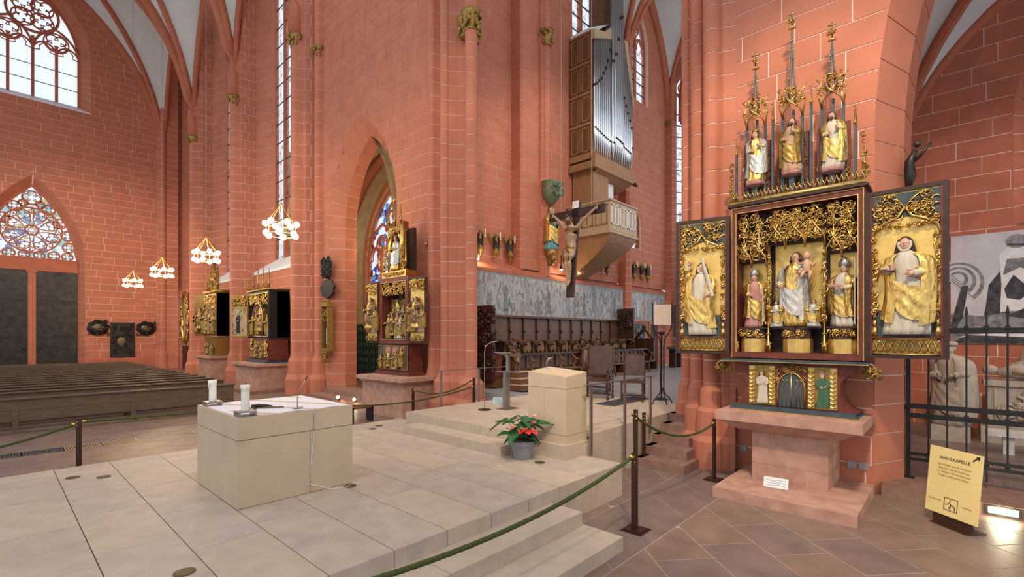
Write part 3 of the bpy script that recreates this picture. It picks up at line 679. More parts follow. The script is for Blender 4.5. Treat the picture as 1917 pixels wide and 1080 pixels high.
def altar_candle(x, y, h, lab):
    t = thing('candle', lab, 'candle', (x, y, 1.40)); rn = random.Random(int(x * 100 + y * 10))
    b = B(); b.box(-.085, -.085, .04, .085, .085, .05); b.box(-.085, -.085, 0, -.07, .085, .04); b.box(.07, -.085, 0, .085, .085, .04); b.obj('holder', 'steel', t)
    b = B(); b.lathe([(.038, .05), (.041, .06), (.04, h * .5), (.041, h * .86), (.046, h * .93), (.047, h), (.036, h + .004), (.03, h - .012), (.005, h - .015)], 16); 
    for k in range(6): a = rn.uniform(0, 6.28); b.tube([(.043 * cos(a), .043 * sin(a), h - .005), (.046 * cos(a), .046 * sin(a), h - .05 - rn.random() * .05)], [.007, .005], 5)
    b.obj('wax', 'wax', t, True); B().tube([(0, 0, h - .015), (.002, 0, h + .012), (.012, .004, h + .026)], .003, 5).obj('wick', 'ink', t)
altar_candle(1.83, 6.62, .30, 'white candle on a metal bracket at the far corner of the stone altar'); altar_candle(1.83, 5.52, .32, 'dripping white candle on a metal bracket at the near corner of the stone altar')
t = thing('altar_cross', 'small bronze crucifix lying flat on the white altar cloth', 'crucifix', (2.13, 5.92, 1.402), -.55)
b = B(); b.box(-.13, -.012, 0, .24, .012, .014); b.box(-.06, -.09, 0, -.036, .09, .014); b.obj('cross', 'bronze_pale', t)
b = B(); b.tube([(-.1, 0, .025), (-.03, 0, .032), (.06, .005, .03), (.12, -.005, .022)], [.014, .02, .014, .007]); b.tube([(-.05, -.08, .02), (-.06, 0, .03), (-.05, .08, .02)], .008); b.ball((-.085, 0, .035), .014); b.obj('corpus', 'bronze', t, True)
t = thing('microphone', 'gooseneck microphone standing on the white altar cloth', 'microphone', (2.42, 5.62, 1.402))
B().box(-.05, -.035, 0, .05, .035, .012).obj('base', 'steel', t); B().tube([(0, 0, .01), (0, .005, .1), (.015, -.01, .2), (.07, -.05, .33)], .005, 6).obj('neck', 'steel', t, True); B().tube([(.07, -.05, .33), (.085, -.06, .36)], .008, 6).obj('capsule', 'ink', t)
B().tube([(2.42, 5.58, 1.405), (2.5, 5.47, 1.404), (2.52, 5.412, 1.39), (2.515, 5.408, 1.1), (2.48, 5.406, .8), (2.46, 5.405, .6), (2.42, 5.39, .58), (2.6, 5.37, .5), (2.7, 5.34, .458), (2.85, 5.29, .456), (2.91, 5.31, .462)], .0045, 5).obj('microphone_cable', 'cloth', None, True, label='thin white cable hanging down the front of the stone altar', cat='cable')

# ---------------------------------------------------------------- pews
pw = None
ORD = 'first second third fourth fifth sixth seventh eighth ninth tenth eleventh twelfth thirteenth fourteenth fifteenth sixteenth seventeenth'.split()
for k in range(18):
    lab = 'front brown wooden pew with a plain panel nearest the heating grates' if k == 0 else ORD[k - 1] + ' long brown wooden pew behind the front pew'
    if k < 2:
        t = thing('pew', lab, 'pew', (0, 16.2 + .97 * k, 0), group='rows of pews')
        if k == 0:
            for z0, z1 in ((.22, .47), (.478, .73)): B().box(-6.5, 0, z0, 5.05, .035, z1).obj('panel_board', 'pew', t)
        else:
            for z0, z1 in ((.40, .57), (.58, .80)): B().box(-6.5, 0, z0, 5.05, .035, z1).obj('backrest_board', 'pew', t)
        B().box(-6.52, -.05, .73 if k == 0 else .80, 5.07, .1, .765 if k == 0 else .83).obj('top_rail', 'pew', t)
        if k: B().box(-6.5, -.48, .40, 5.05, -.02, .44).obj('seat', 'pew', t)
        for x in (-6.2, -4.0, -1.8, .4, 2.6, 4.9): B().box(x - .05, -.42 if k else -.02, 0, x + .05, .03, .5).obj('leg', 'pew', t)
        for x in (-6.2, -4.0, -1.8, .4, 2.6, 4.9): B().box(x - .03, -.45, 0, x + .03, -.38, .12).obj('foot', 'pew', t)
        B().box(-6.5, -.46, .12, 5.05, -.38, .16).obj('kneeler_bar', 'pew', t)
        if k == 1: pw = t
    else:
        t = copy_tree(pw); t.location.y = 16.2 + .97 * k; t['label'] = lab

# ---------------------------------------------------------------- rope barriers
def stanchion(x, y, z, h, lab, double=0):
    t = thing('stanchion', lab, 'stanchion', (x, y, z), R(0))
    B().box(-.13, -.13, 0, .13, .13, .008).obj('foot_plate', 'postbrown', t); B().box(-.10, -.10, .008, .10, .10, .02).obj('upper_plate', 'postbrown', t)
    B().box(-.02 if double else -.032, -.018, .02, .024 if double else .032, .018, h).obj('post', 'postbrown', t)
    if double: B().box(-.072, -.018, .02, -.03, .018, double).obj('post', 'postbrown', t)
    for zz in ([h - .05, h - .1] + ([double - .04, double - .1] if double else [])): B().ball((-.02 if zz > (double or 0) else -.062, -.02, zz), .009, 6, 4).obj('brass_stud', 'gold', t)
    return t
def rope(a, b, sag, lab, r=.017):
    a, b = Vector(a), Vector(b); pts = [a.lerp(b, i / 24) - Vector((0, 0, sag * 4 * (i / 24) * (1 - i / 24))) for i in range(25)]
    t = thing('barrier_rope', lab, 'rope', tuple(a)); bb = B()
    bb.tube([p - a for p in pts], r, 8); bb.obj('cord', 'rope', t, True)
    tw = B(); n = 160
    L = (b - a).length; n = max(40, min(320, int(L / .012)))
    tw.tube([(a.lerp(b, i / n) - Vector((0, 0, sag * 4 * (i / n) * (1 - i / n))) - a) + Vector((0, cos(i * .9) * r * .55, sin(i * .9) * r * .55)) for i in range(n + 1)], r * .62, 5); tw.obj('strand', 'rope', t, True)
    for e, d in ((a, b), (b, a)): q = (d - e).normalized(); bb = B(); bb.tube([e - a, e - a + q * .05], r * 1.25, 8); bb.obj('brass_end', 'gold', t, True)
stanchion(.87, 9.3, 0, 1.05, 'brown metal rope post behind the platform before the pews'); stanchion(3.9, 9.35, 0, 1.05, 'brown metal rope post hidden partly behind the stone altar'); stanchion(-3.0, 9.3, 0, 1.05, 'brown metal rope post at the far end of the platform')
rope((.84, 9.3, .97), (-2.97, 9.3, .97), .32, 'green rope running along the platform edge past the grates'); rope((.9, 9.3, 1.0), (3.87, 9.35, 1.0), .04, 'taut green rope behind the stone altar')
stanchion(7.15, 9.95, 0, .92, 'brown metal rope post before the altarpiece beside the arch'); stanchion(8.1, 8.75, 0, 1.2, 'short brown rope post against the crossing pier')
rope((7.15, 9.92, .88), (8.1, 8.78, 1.16), .2, 'green rope from the altarpiece post to the crossing pier'); rope((4.0, 9.35, .95), (8.08, 8.75, .98), .22, 'long green rope sagging from behind the altar to the crossing pier')
stanchion(5.05, 2.72, 0, 1.39, 'tall double brown metal rope post on the stone pavers', .9); stanchion(7.63, 2.77, 0, .95, 'brown metal rope post beside the sandstone altar table'); stanchion(7.72, 4.0, 0, .9, 'brown metal rope post at the foot of the brown stairs')
stanchion(.3, 2.72, .15, .95, 'brown metal rope post standing on the lowest limestone step'); rope((4.98, 2.72, .86), (.33, 2.72, .90), .235, 'long green rope sweeping over the limestone steps', .02)
rope((5.09, 2.78, 1.32), (7.61, 2.77, .88), .22, 'green rope hanging before the brown stairs'); rope((5.09, 2.76, 1.30), (5.09, 2.75, .5), 0, 'short green rope hanging down the tall double post')

# ---------------------------------------------------------------- lectern, rails, plant, chairs
t = thing('lectern', 'tall limestone lectern block with a sloping top on the podium', 'lectern', (5.64, 4.14, .66))
b = B(); b.box(.02, .02, 0, .50, .70, .98); b.obj('core', 'limejoint', t)
B().box(-.0, .0, .13, .52, .40, .80).obj('side_slab', 'altarlime', t); B().box(0, .404, .13, .52, .72, .80).obj('side_slab', 'altarlime', t)
B().box(.0, 0, .0, .52, .72, .125).obj('plinth', 'altarlime', t)
b = B(); b.add([(0, 0, .806), (.52, 0, .806), (.52, .72, .806), (0, .72, .806), (0, 0, .98), (.52, 0, 1.03), (.52, .72, 1.08), (0, .72, 1.03)], [(0, 3, 2, 1), (4, 5, 6, 7), (0, 1, 5, 4), (1, 2, 6, 5), (2, 3, 7, 6), (3, 0, 4, 7)]); b.obj('top_block', 'altarlime', t)
t = thing('microphone', 'small gooseneck microphone on the limestone lectern', 'microphone', (5.95, 4.75, 1.70)); B().tube([(0, 0, .02), (0, 0, .12), (.03, -.02, .18), (.1, -.06, .2)], .006, 6).obj('neck', 'silver', t, True); B().lathe([(.025, 0), (.025, .02), (.01, .03)], 10).obj('base', 'silver', t)
def rail(lab, y, xs_, zb, ztop, x0, x1):
    t = thing('handrail', lab, 'handrail', (xs_[0], y, 0))
    for x, z in zip(xs_, zb): B().box(x - xs_[0] - .028, -.012, z, x - xs_[0] + .028, .012, ztop).obj('post', 'steel', t)
    B().box(x0 - xs_[0], -.022, ztop, x1 - xs_[0], .022, ztop + .014).obj('rail', 'steel', t)
rail('flat steel handrail on three posts beside the lectern', 4.02, (6.1, 7.1, 8.0), (.45, .12, .5), 1.5, 5.95, 8.15)
rail('flat steel handrail on two posts on the far side of the podium', 8.05, (6.5, 7.6), (0, 0), 1.48, 6.4, 8.6)
t = thing('music_stand', 'brushed steel reading stand with a flat tray on the podium', 'reading stand', (7.14, 6.70, .75))
B().box(-.2, -.14, 0, .2, .14, .014).obj('base', 'steel', t); B().box(-.03, -.03, .014, .03, .03, 1.10).obj('post', 'steel', t); B().box(-.12, -.03, .02, -.08, .03, .75).obj('rear_post', 'steel', t); B().at((0, 0, 1.1), 0, 0, R(14)).box(-.17, -.24, 0, .17, .24, .012).obj('tray', 'steel', t); B().box(-.14, -.2, .75, .14, .2, .762).obj('shelf', 'steel', t)
t = thing('microphone_stand', 'thin tall microphone stand with a round black foot', 'microphone stand', (6.72, 6.95, .75))
B().lathe([(.13, 0), (.13, .012), (.05, .025), (.02, .03)], 18).obj('foot', 'iron', t); B().tube([(0, 0, .02), (0, 0, 1.15), (.01, -.02, 1.28), (.08, -.12, 1.36), (.16, -.22, 1.37)], .006, 6).obj('pole', 'silver', t, True)
def card(x, y, z, rz, lab, m='paperblue', w=.2):
    t = thing('info_card', lab, 'card', (x, y, z), rz); B().at((0, 0, .004), 0, R(-20)).box(-w / 2, 0, 0, w / 2, .006, .14).obj('board', m, t)
    b = B().at((0, -.001, .004), 0, R(-20))
    for k in range(3): b.tube([(-w * .4, -.001, .11 - .04 * k), (-w * .1, -.001, .09 - .03 * k), (w * .1, -.001, .115 - .03 * k), (w * .4, -.001, .1 - .035 * k)], .003, 4)
    b.obj('line_drawing', 'frame_grey', t); B().box(-.03, .03, 0, .03, .06, .07).obj('support', 'steel', t)
card(7.5, 7.35, .75, -.8, 'small pale card with a line drawing on the podium'); card(9.25, 3.95, .45, -.8, 'small bluish card with a line drawing on the brown stairs'); card(7.33, 1.83, .14, -pi / 2 + .1, 'small white card with a line drawing on the sandstone base slab', 'paper', .3); card(7.6, 11.9, 0, -pi / 2, 'small white card before the altarpiece beside the arch', 'paper', .2)
# anthurium
t = thing('potted_anthurium', 'red anthurium with dark green leaves in a grey pot beside the lectern', 'potted plant', (5.28, 4.66, .45), .2)
def octa(r): return [(r * cos(pi / 6 + pi / 3 * k), r * sin(pi / 6 + pi / 3 * k)) for k in range(6)]
B().prism(octa(.135), 0, .2, octa(.19)).prism(octa(.2), .2, .265, octa(.215)).obj('pot', 'pot', t); B().prism(octa(.19), .22, .255).obj('soil', 'hair', t)
def leafblade(L, W, m, name, par, base, yaw, pitch, roll=0, fold=.18, spadix=False):
    b = B(); b.m = Matrix.Translation(base) @ Euler((roll, -pitch, yaw), 'XYZ').to_matrix().to_4x4()
    prof_ = [(-.22, .30), (-.12, .75), (.05, 1), (.25, .95), (.5, .72), (.75, .38), (.92, .12), (1, .0)]
    vs = []; fs = []
    for u, w_ in prof_: vs += [(u * L, -w_ * W / 2, w_ * W * fold), (u * L, 0, -.02 * L * u * u * 3), (u * L, w_ * W / 2, w_ * W * fold)]
    for k in range(len(prof_) - 1):
        for c in (0, 1): fs.append((k * 3 + c, k * 3 + c + 1, k * 3 + c + 4, k * 3 + c + 3))
    b.add(vs, fs); o = b.obj(name, m, par, True)
    if spadix: c = B(); c.m = b.m; c.tube([(0, 0, .005), (.02, 0, .03), (.035, 0, .055)], [.007, .006, .003], 6); c.obj('spadix', 'wax', o, True)
    return o
rnd = random.Random(11)
for k in range(26):
    a = 2.4 * k; r = .05 + .22 * rnd.random(); z = .30 + .32 * rnd.random() * (1 - r); x, y = r * cos(a), r * sin(a)
    leafblade(.20 + .08 * rnd.random(), .13, 'leaf', 'leaf', t, (x, y, z), a + rnd.uniform(-.4, .4), rnd.uniform(-.9, .25), rnd.uniform(-.4, .4)); B().tube([(x * .2, y * .2, .24), (x * .7, y * .7, z * .9), (x, y, z)], .004, 5).obj('stem', 'leaf', t)
for x, y, z, ya, m in ((-.24, -.02, .50, 2.8, 'flowerpink'), (-.12, -.12, .44, 4.2, 'flower'), (-.02, -.16, .42, 4.6, 'flower'), (.04, -.06, .53, 4.4, 'flower'), (.14, -.10, .60, 5.6, 'flowerpink'), (-.02, .02, .57, 2.0, 'flower'), (-.18, -.1, .46, 3.4, 'flower')):
    leafblade(.13, .13, m, 'flower_bract', t, (x, y, z), ya, -.35, .2, .1, True); B().tube([(0, 0, .25), (x * .6, y * .6, z * .75), (x, y, z)], .004, 5).obj('stem', 'leaf', t)
# leather chairs
def turned(b, x, y, z0, z1, r=.022):
    n = 12; b.lathe([(r * (.75 + .45 * abs(sin(k * pi * 4 / n))), z0 + (z1 - z0) * k / n) for k in range(n + 1)], 8, (x, y, 0))
def leather_chair(x, y, rz, w, h, lab, arms):
    t = thing('leather_chair', lab, 'chair', (x, y, .75), rz, 'leather chairs in the choir')
    for sx in (-1, 1):
        for sy in (-1, 1): b = B(); turned(b, sx * w / 2, sy * .22, 0, .44); b.ball((sx * w / 2, sy * .22, .025), .032, 8, 4); b.obj('leg', 'oakdark', t, True)
        b = B(); b.tube([(sx * w / 2, -.22, .12), (sx * w / 2, 0, .12), (sx * w / 2, .22, .12)], [.016, .028, .016], 8); b.obj('stretcher', 'oakdark', t, True)
        b = B(); b.tube([(sx * w / 2, .22, .44), (sx * w / 2, .25, .8), (sx * w / 2, .30, h)], .02, 6); b.obj('back_post', 'oakdark', t)
        if arms: b = B(); b.tube([(sx * w / 2, .26, .72), (sx * w / 2, .05, .72), (sx * w / 2, -.15, .69), (sx * w / 2, -.24, .70), (sx * w / 2, -.27, .66)], [.02, .024, .022, .03, .02], 8); turned(b, sx * w / 2, -.2, .46, .68); b.obj('armrest', 'oakdark', t, True)
    B().tube([(-w / 2, -.05, .12), (0, -.05, .13), (w / 2, -.05, .12)], [.016, .03, .016], 8).obj('stretcher', 'oakdark', t, True)
    B().box(-w / 2 - .03, -.25, .42, w / 2 + .03, .24, .45).obj('seat_frame', 'oakdark', t); b = B(); b.grid(lambda u, v: (-w / 2 + w * u, -.24 + .46 * v, .45 + .05 * sin(pi * u) ** .5 * sin(pi * v) ** .5), 8, 8); b.obj('seat', 'leather', t, True)
    b = B().at((0, .265, .55), 0, R(-8)); b.box(-w / 2, -.03, 0, w / 2, .03, h - .55); b.obj('backrest', 'leather', t); 
    for sx in (-1, 1):
        b = B().at((0, .265, .55), 0, R(-8))
        for k in range(14): b.ball((sx * (w / 2 - .012), -.033, .02 + (h - .6) * k / 13), .007, 5, 3); b.ball((sx * (w / 2 - .012), .033, .02 + (h - .6) * k / 13), .007, 5, 3)
        b.obj('nail_row', 'gold', t)
leather_chair(9.75, 6.25, R(-74), .62, 1.24, 'brown leather armchair with a high nailed back before the choir stalls', True); leather_chair(10.0, 5.45, R(-68), .46, 1.02, 'smaller brown leather chair without arms before the choir stalls', False)
leather_chair(10.9, 7.0, R(-70), .6, 1.1, 'dark leather armchair partly hidden behind the limestone lectern', True)
# white panel on iron stand
t = thing('panel_stand', 'pale rectangular panel on a black forked iron stand in the choir', 'stand', (9.95, 4.72, .75), R(-40))
for s in (-1, 1):
    B().tube([(s * .035, 0, .3), (s * .035, 0, 1.25), (s * .06, 0, 1.42), (s * .2, 0, 1.62), (s * .22, 0, 1.8), (s * .22, 0, 2.2)], .014, 6).obj('fork', 'iron', t); B().tube([(s * .035, 0, .32), (s * .06, 0, .22), (s * .2, s * .05, .1), (s * .26, s * .06, 0)], .014, 6).obj('leg', 'iron', t)
B().tube([(0, 0, .32), (0, -.1, .2), (0, -.24, .0)], .014, 6).obj('leg', 'iron', t); B().box(-.04, -.02, .3, .04, .02, .34).obj('collar', 'iron', t); B().box(-.19, -.03, 1.72, .19, .03, 2.16).obj('panel', 'screen', t)
t = thing('candle_stand', 'thin black iron floor stand beside the panel stand in the choir', 'stand', (10.6, 5.05, .75)); B().tube([(0, 0, 0), (0, 0, 1.55)], .018, 8).obj('pole', 'iron', t); B().lathe([(.03, 1.5), (.09, 1.55), (.09, 1.57)], 12).obj('dish', 'iron', t); B().lathe([(.15, 0), (.15, .02), (.03, .05)], 12).obj('foot', 'iron', t)
# ---------------------------------------------------------------- carved figures
def hand(b, p, d, s=1, up=(0, 0, 1)):
    p, d, u = Vector(p), Vector(d).normalized(), Vector(up); side = d.cross(u).normalized(); u = side.cross(d)
    b.ball(p + d * .02 * s, (.022 * s, .022 * s, .024 * s), 8, 5)
    for k in range(4):
        o = p + d * .035 * s + u * (.018 - .012 * k) * s; b.tube([o, o + d * .025 * s, o + d * .038 * s - side * .015 * s], [.0075 * s, .007 * s, .005 * s], 5)
    b.tube([p + d * .01 * s + u * .02 * s, p + d * .025 * s + u * .035 * s, p + d * .045 * s + u * .036 * s], [.008 * s, .008 * s, .006 * s], 5)
def figure(name, label, loc, rz, h, robe, mantle=None, hat='hair', hat_m='hair', armL=(.06, -.15, .62), armR=(-.06, -.15, .60), folds=9, seed=0, par=None, lean=0, cat='statue', group=None, skin='skin', beard=False, lite=False, wide=1.0):
    t = thing(name, label, cat, loc, rz, group) if par is None else link(name, None, par, loc, rz)
    t.scale = (h * wide, h * wide, h); rn = random.Random(seed); ph = rn.uniform(0, 6)
    n = 20 if lite else 36
    S = [(0, .165, .13, .22), (.06, .16, .125, .2), (.2, .145, .115, .16), (.38, .135, .105, .12), (.52, .13, .10, .06), (.62, .12, .09, .05), (.72, .135, .092, .03), (.79, .145, .085, .02), (.83, .12, .07, .01), (.855, .06, .05, 0), (.875, .04, .042, 0)]
    def ringpt(z, rx, ry, am, a, off=1.0, k=folds, p=0):
        f = 1 + am * (.6 * sin(k * a + ph + p + 2.5 * z) + .4 * sin((k * 2 - 3) * a + 1.7 * ph - 4 * z))
        sway = .035 * sin(pi * z * 1.1) * (1 if seed % 2 else -1) + lean * z
        return (rx * off * f * cos(a) + sway, ry * off * f * sin(a), z)
    b = B(); vs = [ringpt(z, rx, ry, am, 2 * pi * i / n) for z, rx, ry, am in S for i in range(n)]
    fs = [(j * n + i, j * n + (i + 1) % n, (j + 1) * n + (i + 1) % n, (j + 1) * n + i) for j in range(len(S) - 1) for i in range(n)]; fs.append(tuple(range(n))[::-1])
    b.add(vs, fs)
    hd = B(); sw = lambda z: .035 * sin(pi * z * 1.1) * (1 if seed % 2 else -1) + lean * z
    hx = sw(.93)
    HM = Matrix.Translation((hx, 0, .875)) @ Matrix.Diagonal((1.18 / wide, 1.18 / wide, 1.18, 1)) @ Matrix.Translation((-hx, 0, -.875)); hd.m = HM
    hd.tube([(sw(.85), 0, .84), (hx, -.005, .90)], [.034, .03], 8)
    hd.ball((hx, -.006, .928), (.042, .05, .062), 12, 8); hd.tube([(hx, -.053, .94), (hx, -.068, .922), (hx, -.052, .916)], [.006, .01, .006], 5)
    if not lite:
        for s in (-1, 1): hd.ball((hx + s * .017, -.05, .937), (.009, .006, .005), 6, 4); hd.ball((hx + s * .043, .004, .926), (.007, .013, .017), 6, 4)
        hd.ball((hx, -.051, .899), (.014, .006, .004), 6, 4)
    hd.m = Matrix.Identity(4); ms = B()
    for s, e in ((1, armL), (-1, armR)):
        if not e: continue
        sh = Vector((s * .12 + sw(.78), 0, .79)); ha = Vector((e[0] + sw(.6), e[1], e[2])); el = (sh + ha) / 2 + Vector((s * .05, .03, -.07 if e[2] < .75 else .02))
        (ms if mantle else b).tube([sh, (sh + el) / 2 + Vector((s * .012, 0, 0)), el, el.lerp(ha, .5)], [.05, .052, .05, .058], 9); b.tube([el, el.lerp(ha, .5), el.lerp(ha, .82)], [.036, .038, .042], 8)
        hand(hd, el.lerp(ha, .82), ha - el, 1.15)
    b.obj('robe', robe, t, True); hd.obj('face_and_hands', skin, t, True)
    if mantle:
        m = ms
        def mp(u, v):
            a = R(-60) + R(300) * u; z = .845 - v * (.70 + .06 * sin(5 * u + ph)); k = max(0, min(1, (z - .1) / .75))
            rx = .185 - .01 * (1 - abs(2 * k - 1)) - (.09 * max(0, (z - .78) / .065)); ry = .135 - .05 * max(0, (z - .76) / .085)
            return ringpt(z, rx, ry, .08 + .10 * (1 - k), a, 1.05, 11, 1.3)
        m.grid(mp, 14 if lite else 26, 8 if lite else 14)
        # swag drawn across the body
        def sp(u, v):
            a = R(190) + R(160) * u; z0 = .64 - .17 * u - .05 * sin(pi * u); z = z0 - v * (.10 + .34 * u * (1.15 - u * .7) + .1 * sin(pi * u)); r = 1.17 + .038 * sin(v * 15 - 9 * u + 2.5 * sin(4 * u)) + .02 * sin(31 * u + 9 * v) + .06 * sin(pi * u)
            return (.135 * r * cos(a) + sw(z), .108 * r * sin(a) - .012, z)
        m.grid(sp, 10 if lite else 18, 8 if lite else 16); m.obj('mantle', mantle, t, True)
    q = B(); q.m = HM
    if hat in ('hair', 'crown'):
        q.ball((hx, .012, .942), (.052, .054, .062), 12, 7)
        for s in (-1, 1): q.tube([(hx + s * .045, .0, .95), (hx + s * .055, .005, .90), (hx + s * .06, -.005, .84), (hx + s * .065, -.02, .77)], [.018, .022, .02, .01], 6)
    elif hat == 'veil':
        q.ball((hx, .016, .942), (.052, .055, .064), 12, 7)
        for s in (-1, 1): q.tube([(hx + s * .036, -.012, .975), (hx + s * .049, -.01, .92), (hx + s * .055, .0, .87), (hx + s * .075, .01, .82)], [.014, .018, .022, .012], 7)
        wm = B(); wm.m = HM; wm.tube([(hx + .043 * sin(a), -.034 - .008 * cos(a), .925 - .056 * cos(a)) for a in [R(-120 + 24 * i) for i in range(11)]], .011, 6); wm.ball((hx, -.012, .868), (.04, .04, .024), 10, 6); wm.obj('wimple', 'white_robe' if hat_m != 'tomb' else 'tomb', t, True)
    elif hat == 'mitre':
        q.ball((hx, .01, .935), (.05, .054, .055), 10, 6)
        for y0, y1 in ((-.042, -.008), (.02, .05)): q.plate([(hx - .05, .955), (hx + .05, .955), (hx + .058, 1.01), (hx, 1.10), (hx - .058, 1.01)], y0, y1)
    elif hat == 'cap': q.ball((hx, .01, .94), (.05, .054, .058), 10, 6); q.lathe([(.062, .965), (.07, .975), (.06, 1.0), (.03, 1.01)], 12, (hx, 0, 0))
    if beard: q.tube([(hx, -.045, .905), (hx, -.058, .88), (hx, -.055, .85)], [.026, .024, .008], 7)
    q.obj('headdress' if hat in ('veil', 'mitre', 'cap') else 'hair', hat_m, t, True)
    if hat == 'crown':
        c = B(); c.m = HM; c.lathe([(.05, .975), (.056, .99), (.058, 1.0)], 12, (hx, .01, 0))
        for k in range(8): c.tube([(hx + .055 * cos(k * pi / 4), .01 + .055 * sin(k * pi / 4), .99), (hx + .062 * cos(k * pi / 4), .01 + .062 * sin(k * pi / 4), 1.03)], [.008, .004], 5)
        c.obj('crown', 'gold', t, True)
    return t
def curls(b, x0, x1, z0, z1, n, seed, y=0, r=.007, R0=.055):
    rn = random.Random(seed)
    for k in range(n):
        cx, cz = rn.uniform(x0 + .03, x1 - .03), rn.uniform(z0 + .03, z1 - .03); a0 = rn.uniform(0, 6.28); s = rn.choice((-1, 1)); q = rn.uniform(.6, 1) * R0; yy = y - rn.uniform(0, .02); pts = []
        for i in range(10):
            a = a0 + s * i * .55; rr = q * (1 - i / 12); pts.append((max(x0, min(x1, cx + rr * cos(a))), yy - .004 * i, max(z0, min(z1, cz + rr * sin(a)))))
        b.tube(pts, [r * 1.2] * 6 + [r, r, r * 1.3, r * 1.6], 5)
    return b
def lattice(b, x0, x1, z0, z1, n, y, r=.006):
    w = (x1 - x0) / n; h = z1 - z0
    for k in range(n):
        x = x0 + k * w
        for s in (0, 1): b.tube([(x + w * .0, y, z0 + h * s), (x + w * .3, y - .004, z0 + h * (.5 - .32 * (1 if s else -1) * -1)), (x + w * .7, y, z0 + h * (.5 + .32 * (1 if s else -1) * -1)), (x + w, y, z0 + h * (1 - s))], r, 5)
        b.ball((x + w * .5, y - .004, z0 + h * .5), r * 1.8, 6, 4)
def pinnacle(b, x, y, z0, z1, r=.02, n=5, cross=True, crock=True):
    b.lathe([(r, 0), (r, (z1 - z0) * .2), (r * 1.5, (z1 - z0) * .22), (r * .9, (z1 - z0) * .26), (r * .25, (z1 - z0))], 6, (x, y, z0))
    if crock:
        for k in range(n):
            zz = z0 + (z1 - z0) * (.3 + .62 * k / n); q = r * (1.3 - .9 * k / n)
            for a in range(4): b.ball((x + q * cos(a * pi / 2), y + q * sin(a * pi / 2), zz), r * .35, 5, 3)
    if cross: b.box(x - r * 1.4, y - r * .2, z1 - r * 1.2, x + r * 1.4, y + r * .2, z1 - r * .7)

# ---------------------------------------------------------------- big winged altarpiece on the south-east pier
AL = thing('altar_table', 'pink sandstone altar table with a block base under the great winged altarpiece', 'altar', (8.0, 1.755, 0), -pi / 2)
B().box(-.745, -1.17, 0, .905, .47, .14).obj('base_slab', 'sand', AL)
B().box(-.455, -.37, .14, .485, .46, .86).obj('joint_core', 'sandjoint', AL)
for j in range(3):
    cs = [-.465, -.22, .24, .495] if j % 2 == 0 else [-.465, .02, .495]; z0, z1 = .14 + .243 * j, .14 + .243 * (j + 1) - .01
    for a, b in zip(cs, cs[1:]): B().box(a + .005, -.38, z0, b - .005, -.1, z1).obj('stone', 'sand', AL)
    for a, b in (((-.38, .1), (.1, .45)) if j % 2 else ((-.2, .25), (.25, .45))):
        for x0, x1 in ((.3, .495), (-.465, -.3)): B().box(x0, max(a, -.098), z0, x1, b - .008, z1).obj('stone', 'sand', AL)
b = B(); b.prism([(-.9, -.65), (.9, -.65), (.9, .47), (-.9, .47)], 1.0, 1.13)
b.prism([(-.62, -.46), (.62, -.46), (.62, .46), (-.62, .46)], .86, .90, [(-.7, -.52), (.7, -.52), (.7, .46), (-.7, .46)]); b.prism([(-.7, -.52), (.7, -.52), (.7, .46), (-.7, .46)], .90, 1.0, [(-.86, -.62), (.86, -.62), (.86, .46), (-.86, .46)])
b.obj('table_slab', 'sand', AL)
AP = thing('winged_altarpiece', 'great carved and gilded winged altarpiece on the pink sandstone altar table', 'altarpiece', (8.0, 1.755, 0), -pi / 2)
# predella
b = B(); b.box(-.80, -.30, 1.13, .80, .3, 1.17); b.box(-.78, -.29, 1.17, .78, .3, 1.20); b.obj('predella_base', 'slate', AP); B().box(-.81, -.31, 1.13, .81, -.295, 1.142).obj('gold_line', 'gold', AP)
sc = [(-.80, 1.2), (.80, 1.2)] + [(.80 - .2 * sin(k / 6 * pi / 2), 1.2 + .2 * (1 - cos(k / 6 * pi / 2)) + .06 * k / 6) for k in range(1, 7)] + [(.6, 1.6), (.66, 1.68), (.75, 1.72), (.76, 1.85), (-.76, 1.85), (-.75, 1.72), (-.66, 1.68), (-.6, 1.6)] + [(-.80 + .2 * sin(k / 6 * pi / 2), 1.2 + .2 * (1 - cos(k / 6 * pi / 2)) + .06 * k / 6) for k in range(6, 0, -1)]
PR = B().plate(sc, -.2, .25).obj('predella', 'redwood', AP)
for x0, x1, rb in ((-.55, -.19, 'white_robe'), (.22, .57, 'green_robe')):
    w_ = x1 - x0; fr = B().box(x0, -.215, 1.22, x1, -.2, 1.80).obj('painted_panel', 'golddark', PR)
    for xx in (x0 + .045, x1 - .045):
        b = B(); b.box(xx - .04, -.225, 1.23, xx + .04, -.215, 1.79)
        for k in range(9): b.tube([(xx - .035, -.228, 1.27 + k * .058), (xx, -.236, 1.25 + k * .058), (xx + .035, -.228, 1.27 + k * .058)], .012, 5)
        b.obj('leaf_border', 'gold', PR)
    c = (x0 + x1) / 2; f = figure('painted_saint', None, (c, -.235, 1.25), 0, .46, rb, None, 'mitre' if rb == 'green_robe' else 'hair', 'pink_robe' if rb == 'green_robe' else 'hair', par=AP, lite=True, seed=3); f.scale = (.46, .06, .46)
b = B(); p = [(x + .015, z + 1.5) for x, z in arch_pts(.17, .22, 8)]; B().box(-.19, -.215, 1.22, .22, -.2, 1.82).obj('centre_panel', 'redwood', PR)
B().plate([(-.155, 1.22), (.185, 1.22)] + p, -.22, -.21).obj('niche_grille', 'slate', PR)
b.tube([(-.155, -.23, 1.22)] + [(x, -.23, z) for x, z in p[::-1]] + [(.185, -.23, 1.22)], .014, 5); b.box(.007, -.235, 1.22, .023, -.22, 1.72)
for x in (-.1, -.05, .08, .13): b.tube([(x, -.226, 1.22), (x, -.226, 1.5), (x + .03, -.226, 1.58), (x - .01, -.226, 1.62)], .006, 4)
